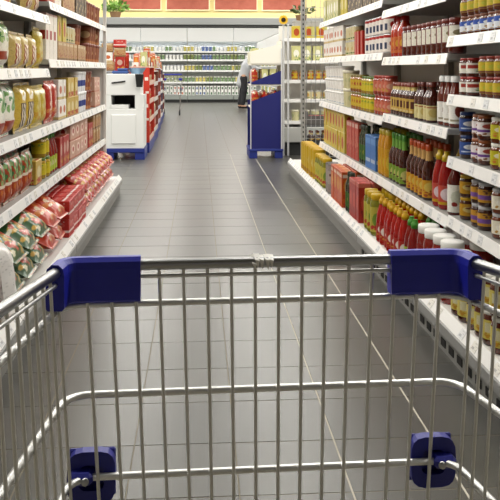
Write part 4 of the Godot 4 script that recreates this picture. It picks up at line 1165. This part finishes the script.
func blue_display() -> void:
	# pallet display, stepped blue side walls with slanted tops
	var t := thing("promotional_stand", "tall blue promotional stand with slanted side panels and pallet feet", "display", Vector3(0.84, 0, -10.0))
	var blue := mat("stand_blue", col("151a66"), 0.5)
	var cream := mat("stand_cream", col("f3efe2"), 0.6)
	var pal := mat("pallet_blue", Color.WHITE)
	var prof := func(y0: float, yl: float, yr: float, z: float, m: Material, called: String) -> void:
		var b := mb()
		var a := [Vector3(-0.2, y0, z), Vector3(0.2, y0, z), Vector3(0.2, yr, z), Vector3(-0.2, yl, z)]
		var c := []
		for p in a: c.append(p - Vector3(0, 0, 0.012))
		b.flat(a)
		b.flat([c[3], c[2], c[1], c[0]])
		for k in 4: b.flat([a[(k + 1) % 4], a[k], c[k], c[(k + 1) % 4]])
		part(called, b, m, t)
	for z in [0.0, -0.55]:
		prof.call(0.12, 0.71, 0.86, z, blue, "side_panel")
		prof.call(0.93, 0.95, 1.105, z, blue, "side_panel")
		prof.call(1.19, 1.34, 1.44, z, cream, "side_panel")
	part("back_panel", mb().box(Vector3(0.192, 0.8, -0.28), Vector3(0.012, 1.36, 0.55)), cream, t)
	for y in [0.64, 0.92, 1.18]:
		part("tier", mb().box(Vector3(0, y, -0.28), Vector3(0.38, 0.02, 0.536)), cream, t)
	part("frame_post", mb().box(Vector3(-0.193, 0.62, 0.006), Vector3(0.012, 1.0, 0.012)), mat("post_pale", col("cfd0d2"), 0.4), t)
	part("frame_post", mb().box(Vector3(0.194, 0.75, 0.006), Vector3(0.014, 1.26, 0.012)), mat("post_pale", col("cfd0d2"), 0.4), t)
	part("pallet_top", mb().box(Vector3(0, 0.105, -0.28), Vector3(0.43, 0.03, 0.58), 0.004), pal, t)
	for s in [-1, 1]:
		part("pallet_foot", mb().box(Vector3(s * 0.16, 0.045, -0.28), Vector3(0.1, 0.09, 0.56), 0.004), pal, t)
	var g := "packs on the tall blue stand"
	for i in 3:
		for j in 3:
			put("bag_redgold", Vector3(0.71 + j * 0.12, 0.652, -10.1 - i * 0.17), PI / 2 + rng.randf_range(-0.2, 0.2), "red snack bag on the blue stand's lower tier, %s deep, %s file" % [ORD[j], ORD[i]], g)
			put("bag_redgold" if j == 0 else "box_paleyellow", Vector3(0.70 + j * 0.12, 0.932, -10.1 - i * 0.17), PI / 2 + rng.randf_range(-0.2, 0.2), "%s on the blue stand's middle tier, %s deep, %s file" % ["red bag" if j == 0 else "pale carton", ORD[j], ORD[i]], g)
			put("box_paleyellow", Vector3(0.71 + j * 0.12, 1.192, -10.1 - i * 0.17), PI / 2, "pale yellow carton on the blue stand's cream tier, %s deep, %s file" % [ORD[j], ORD[i]], g)

func end_cap() -> void:
	var t := thing("end_shelving", "white end shelving with pale posts beside the tall blue stand", "shelving", Vector3(1.72, 0, -10.3))
	var white := mat("shelf_white", Color.WHITE)
	var dark := mat("shelf_back", Color.WHITE)
	part("back_panel", mb().box(Vector3(0, 0.95, -0.42), Vector3(1.3, 1.5, 0.02)), dark, t)
	for x in [-0.63, -0.57, 0.63]:
		part("post", mb().box(Vector3(x, 0.85, 0.0), Vector3(0.025, 1.7, 0.03), 0.003), mat("post_pale", Color.WHITE), t)
	part("base_box", mb().box(Vector3(0, 0.27, -0.2), Vector3(1.24, 0.2, 0.42), 0.01), mat("base_pale", col("b8b8b4"), 0.5), t)
	part("plinth", mb().box(Vector3(0, 0.08, -0.22), Vector3(1.2, 0.16, 0.36)), mat("plinth_dark", Color.WHITE), t)
	for y in [0.45, 0.73, 0.98, 1.23, 1.52]:
		var s := part("shelf", mb().box(Vector3(0, y - 0.012, -0.2), Vector3(1.24, 0.024, 0.4)), white, t)
		part("price_rail", mb().box(Vector3(0, y - 0.02, 0.006), Vector3(1.24, 0.045, 0.01), 0.002), mat("rail_white", Color.WHITE), s)
	var g := "goods on the end shelving"
	var plan := [[1.23, "box_paleyellow", "pale carton on the fourth shelf of the end shelving"], [0.98, "jar_gold", "gold jar on the third shelf of the end shelving"], [0.45, "tub_cream", "cream tub on the lowest shelf of the end shelving"], [1.52, "box_meal", "yellow meal carton on the top shelf of the end shelving"], [0.73, "can_cream", "cream can on the second shelf of the end shelving"]]
	for p in plan:
		var kd: Dictionary = kinds[p[1]]
		var n := int(0.62 / (kd.w + 0.02))
		for i in n:
			if p[0] == 0.73 and i < 2: continue
			put(p[1], Vector3(1.2 + kd.w / 2 + i * (kd.w + 0.02), p[0], -10.32 - kd.d / 2), rng.randf_range(-0.08, 0.08), "%s, %s from the pale post" % [p[2], ORD[i]], g)
	# crates on a trolley base in front of the grid
	for i in 2:
		var c := thing("bottle_crate", ["crate of red-topped jars behind the wire grid", "black crate of dark bottles behind the wire grid"][i], "crate", Vector3(1.46, 0.46 if i == 0 else 0.17, -9.6))
		var m := mat("crate_%d" % i, [col("5a5654"), col("2a2a2c")][i], 0.6)
		part("crate_floor", mb().box(Vector3(0, 0.01, 0), Vector3(0.34, 0.02, 0.28)), m, c)
		for s in [-1, 1]:
			part("crate_side", mb().box(Vector3(s * 0.165, 0.08, 0), Vector3(0.012, 0.15, 0.28)), m, c)
			part("crate_side", mb().box(Vector3(0, 0.055, s * 0.135), Vector3(0.32, 0.1, 0.012)), m, c)
		for a in 4:
			for b in 2:
				put("jar_redlid" if i == 0 else "bottle_brown", Vector3(1.345 + a * 0.078, (0.48 if i == 0 else 0.19), -9.53 - b * 0.1), 0, "%s in the crate behind the grid, %s from its handle, %s row" % ["red-lidded jar" if i == 0 else "dark bottle", ORD[a], "front" if b == 0 else "rear"], "bottles in crates")
	var dolly := thing("crate_dolly", "low dark dolly carrying the crates behind the grid", "dolly", Vector3(1.46, 0, -9.6))
	part("dolly_deck", mb().box(Vector3(0, 0.15, 0), Vector3(0.4, 0.03, 0.34), 0.004), mat("dolly_grey", col("4c4c4c"), 0.6), dolly)
	part("dolly_shelf", mb().box(Vector3(0, 0.445, 0), Vector3(0.4, 0.02, 0.34), 0.004), mat("dolly_grey", Color.WHITE), dolly)
	for q in [[-0.19, -0.16], [0.19, -0.16], [-0.19, 0.16], [0.19, 0.16]]:
		part("dolly_post", mb().box(Vector3(q[0], 0.29, q[1]), Vector3(0.018, 0.3, 0.018)), mat("dolly_grey", Color.WHITE), dolly)
		var wh := part("dolly_wheel", mb().lathe([[0.0, -0.012], [0.06, -0.012], [0.0665, -0.006], [0.0665, 0.006], [0.06, 0.012], [0.0, 0.012]], 14), mat("wheel_grey", Color.WHITE), dolly, Vector3(q[0] * 0.8, 0.0675, q[1] * 0.7))
		wh.rotation.z = PI / 2
	# sunflower and tall plant standing on the end shelving
	var sf := thing("sunflower", "yellow artificial sunflower on the end shelving", "flower", Vector3(1.14, 1.523, -10.35))
	part("stem", mb().tube([Vector3(0.03, 0, 0), Vector3(0.02, 0.12, 0), Vector3(-0.03, 0.2, 0.02), Vector3(-0.05, 0.23, 0.085)], 0.006, 6), mat("stem_green", Color.WHITE), sf)
	part("flower_centre", mb().lathe([[0.0, -0.012], [0.028, -0.01], [0.03, 0.004], [0.0, 0.014]], 14), mat("seed_brown", col("2e1c10"), 0.9), sf, Vector3(-0.055, 0.232, 0.098)).rotation.x = PI / 2
	var pm := mb()
	pm.flat([Vector3(0.024, -0.009, 0), Vector3(0.045, -0.013, 0.004), Vector3(0.066, 0, 0.002)])
	pm.flat([Vector3(0.024, -0.009, 0), Vector3(0.066, 0, 0.002), Vector3(0.045, 0.013, 0.004), Vector3(0.024, 0.009, 0)])
	var pme := pm.mesh()
	for k in 16:
		var pt := inst("petal", pme, mat("petal_yellow", col("e8b81c"), 0.6), sf, Vector3(-0.055, 0.232, 0.096))
		pt.rotation.z = TAU * k / 16
	plant("tall_plant", "dark green plant in a pale pot on the end shelving", Vector3(1.36, 1.76, -10.6), 0.2, 40, "4a5a24", 21)
	var cab := thing("storage_box", "grey flat box on top of the end shelving", "box", Vector3(1.42, 1.5215, -10.6))
	part("box_body", mb().box(Vector3(0, 0.11, 0), Vector3(0.34, 0.22, 0.2), 0.004), mat("box_grey", col("a8a8a6"), 0.6), cab)
	part("box_lid", mb().box(Vector3(0, 0.229, 0), Vector3(0.35, 0.018, 0.21), 0.003), mat("box_grey", Color.WHITE), cab)

func side_case() -> void:
	# long low chiller along the right of the far aisle
	for k in 3:
		var t := thing("wall_chiller", ["white wall chiller behind the tall blue stand", "white wall chiller between the blue stand and the shopper", "white wall chiller the shopper leans towards"][k], "refrigerator", Vector3(1.62, 0, -(14.4 + k * 3.2)), 0, "row of wall chillers")
		var white := mat("case_white", Color.WHITE)
		part("back_panel", mb().box(Vector3(0.62, 0.95, 0), Vector3(0.04, 1.9, 3.18)), white, t)
		part("header", mb().box(Vector3(0.1, 1.72, 0), Vector3(0.2, 0.26, 3.18), 0.01), white, t)
		part("canopy", mb().box(Vector3(0.35, 1.87, 0), Vector3(0.6, 0.05, 3.18)), mat("case_grey", Color.WHITE), t)
		part("sill", mb().box(Vector3(0.05, 0.25, 0), Vector3(0.1, 0.5, 3.18), 0.01), mat("case_sill", Color.WHITE), t)
		for y in [0.52, 0.85, 1.18]:
			part("shelf", mb().box(Vector3(0.34, y, 0), Vector3(0.54, 0.025, 3.16)), white, t)
			var n := 8
			for i in n:
				put(["dairy_white", "dairy_yellow", "dairy_green"][i % 3], Vector3(1.76, y + 0.0135, -(14.4 + k * 3.2) - 1.4 + i * 0.38), -PI / 2, "%s dairy tub on %s shelf, %s wall chiller from the blue stand, %s along" % [["white", "yellow", "green"][i % 3], "lower" if y < 0.6 else ("middle" if y < 1.0 else "upper"), ["first", "second", "third"][k], ORD[i]], "tubs in the wall chillers")

func shopper() -> void:
	var t := thing("person", "person in pale grey jacket and dark trousers leaning behind the blue stand", "person", Vector3(1.27, 0, -22.9))
	var J := func(x: float, y: float, z: float) -> Vector3: return Vector3(x, y, z)
	var skin := mat("skin", col("c79a7e"), 0.6)
	# one continuous body, leaning towards +x
	var body := [
		[J.call(0, 0.92, 0), J.call(0.1, 1.2, 0), 0.13, 0.13, 0.85], [J.call(0.1, 1.2, 0), J.call(0.2, 1.4, 0), 0.13, 0.11, 0.9], [J.call(0.22, 1.4, 0), J.call(0.37, 1.48, 0), 0.055, 0.05],
		[J.call(0.42, 1.51, 0), J.call(0.44, 1.6, 0), 0.085, 0.095],
		[J.call(0.2, 1.38, 0.15), J.call(0.3, 1.14, 0.21), 0.055, 0.043], [J.call(0.3, 1.14, 0.21), J.call(0.5, 1.06, 0.14), 0.042, 0.032],
		[J.call(0.2, 1.38, -0.15), J.call(0.32, 1.16, -0.2), 0.055, 0.043], [J.call(0.32, 1.16, -0.2), J.call(0.52, 1.1, -0.12), 0.042, 0.032],
		[J.call(0.5, 1.06, 0.14), J.call(0.58, 1.05, 0.12), 0.032, 0.018], [J.call(0.52, 1.1, -0.12), J.call(0.6, 1.09, -0.1), 0.032, 0.018],
		[J.call(0, 0.9, 0.09), J.call(0.02, 0.5, 0.1), 0.085, 0.06], [J.call(0.02, 0.5, 0.1), J.call(-0.02, 0.1, 0.1), 0.058, 0.04], [J.call(-0.03, 0.05, 0.1), J.call(0.13, 0.035, 0.11), 0.045, 0.034],
		[J.call(0, 0.9, -0.09), J.call(-0.02, 0.5, -0.1), 0.085, 0.06], [J.call(-0.02, 0.5, -0.1), J.call(-0.1, 0.1, -0.1), 0.058, 0.04], [J.call(-0.11, 0.05, -0.1), J.call(0.05, 0.035, -0.11), 0.045, 0.034]]
	inst("body", body_mesh(body, 0.024, 0.012), skin, t)
	var jacket := [[J.call(-0.05, 0.72, 0), J.call(0.1, 1.2, 0), 0.155, 0.16, 0.9], [J.call(0.1, 1.2, 0), J.call(0.19, 1.38, 0), 0.155, 0.13, 1.0], [J.call(0.19, 1.38, 0.14), J.call(0.3, 1.14, 0.21), 0.075, 0.06], [J.call(0.3, 1.14, 0.21), J.call(0.47, 1.07, 0.15), 0.058, 0.046], [J.call(0.19, 1.38, -0.14), J.call(0.32, 1.16, -0.2), 0.075, 0.06], [J.call(0.32, 1.16, -0.2), J.call(0.49, 1.11, -0.13), 0.058, 0.046]]
	inst("jacket", body_mesh(jacket, 0.026, 0.015), mat("jacket_grey", col("b9bbbf"), 0.8), t)
	var trousers := [[J.call(0, 0.86, 0.07), J.call(0.02, 0.5, 0.1), 0.115, 0.085], [J.call(0.02, 0.5, 0.1), J.call(-0.02, 0.14, 0.1), 0.083, 0.068], [J.call(0, 0.86, -0.07), J.call(-0.02, 0.5, -0.1), 0.115, 0.085], [J.call(-0.02, 0.5, -0.1), J.call(-0.1, 0.14, -0.1), 0.083, 0.068]]
	inst("trousers", body_mesh(trousers, 0.026, 0.015), mat("trousers_dark", col("2c2c30"), 0.85), t)
	inst("hair", body_mesh([[J.call(0.39, 1.56, 0), J.call(0.42, 1.64, 0), 0.092, 0.1], [J.call(0.36, 1.52, 0), J.call(0.38, 1.58, 0), 0.06, 0.08]], 0.02, 0.012), mat("hair_brown", col("4a3524"), 0.7), t)
	inst("shoe", mb().box(Vector3(0.06, 0.035, 0.1), Vector3(0.27, 0.07, 0.1), 0.025).mesh(), mat("shoe_dark", col("1c1c1e"), 0.5), t)
	inst("shoe", mb().box(Vector3(-0.02, 0.035, -0.1), Vector3(0.27, 0.07, 0.1), 0.025).mesh(), mat("shoe_dark", Color.WHITE), t)
	var face := get_node(NodePath(t.name)).get_node("body")
	part("nose", mb().box(Vector3(0.542, 1.555, 0), Vector3(0.03, 0.03, 0.022), 0.008), skin, face)
	for s in [-1, 1]:
		part("eye", mb().lathe([[0.0, -0.008], [0.008, 0.0], [0.0, 0.008]], 8), mat("eye_dark", col("1a1512"), 0.3), face, Vector3(0.523, 1.585, s * 0.033))
		part("ear", mb().box(Vector3(0.43, 1.56, s * 0.093), Vector3(0.035, 0.05, 0.014), 0.006), skin, face)
	part("mouth", mb().box(Vector3(0.518, 1.515, 0), Vector3(0.012, 0.009, 0.045), 0.003), mat("lip", col("9a5a4c"), 0.6), face)
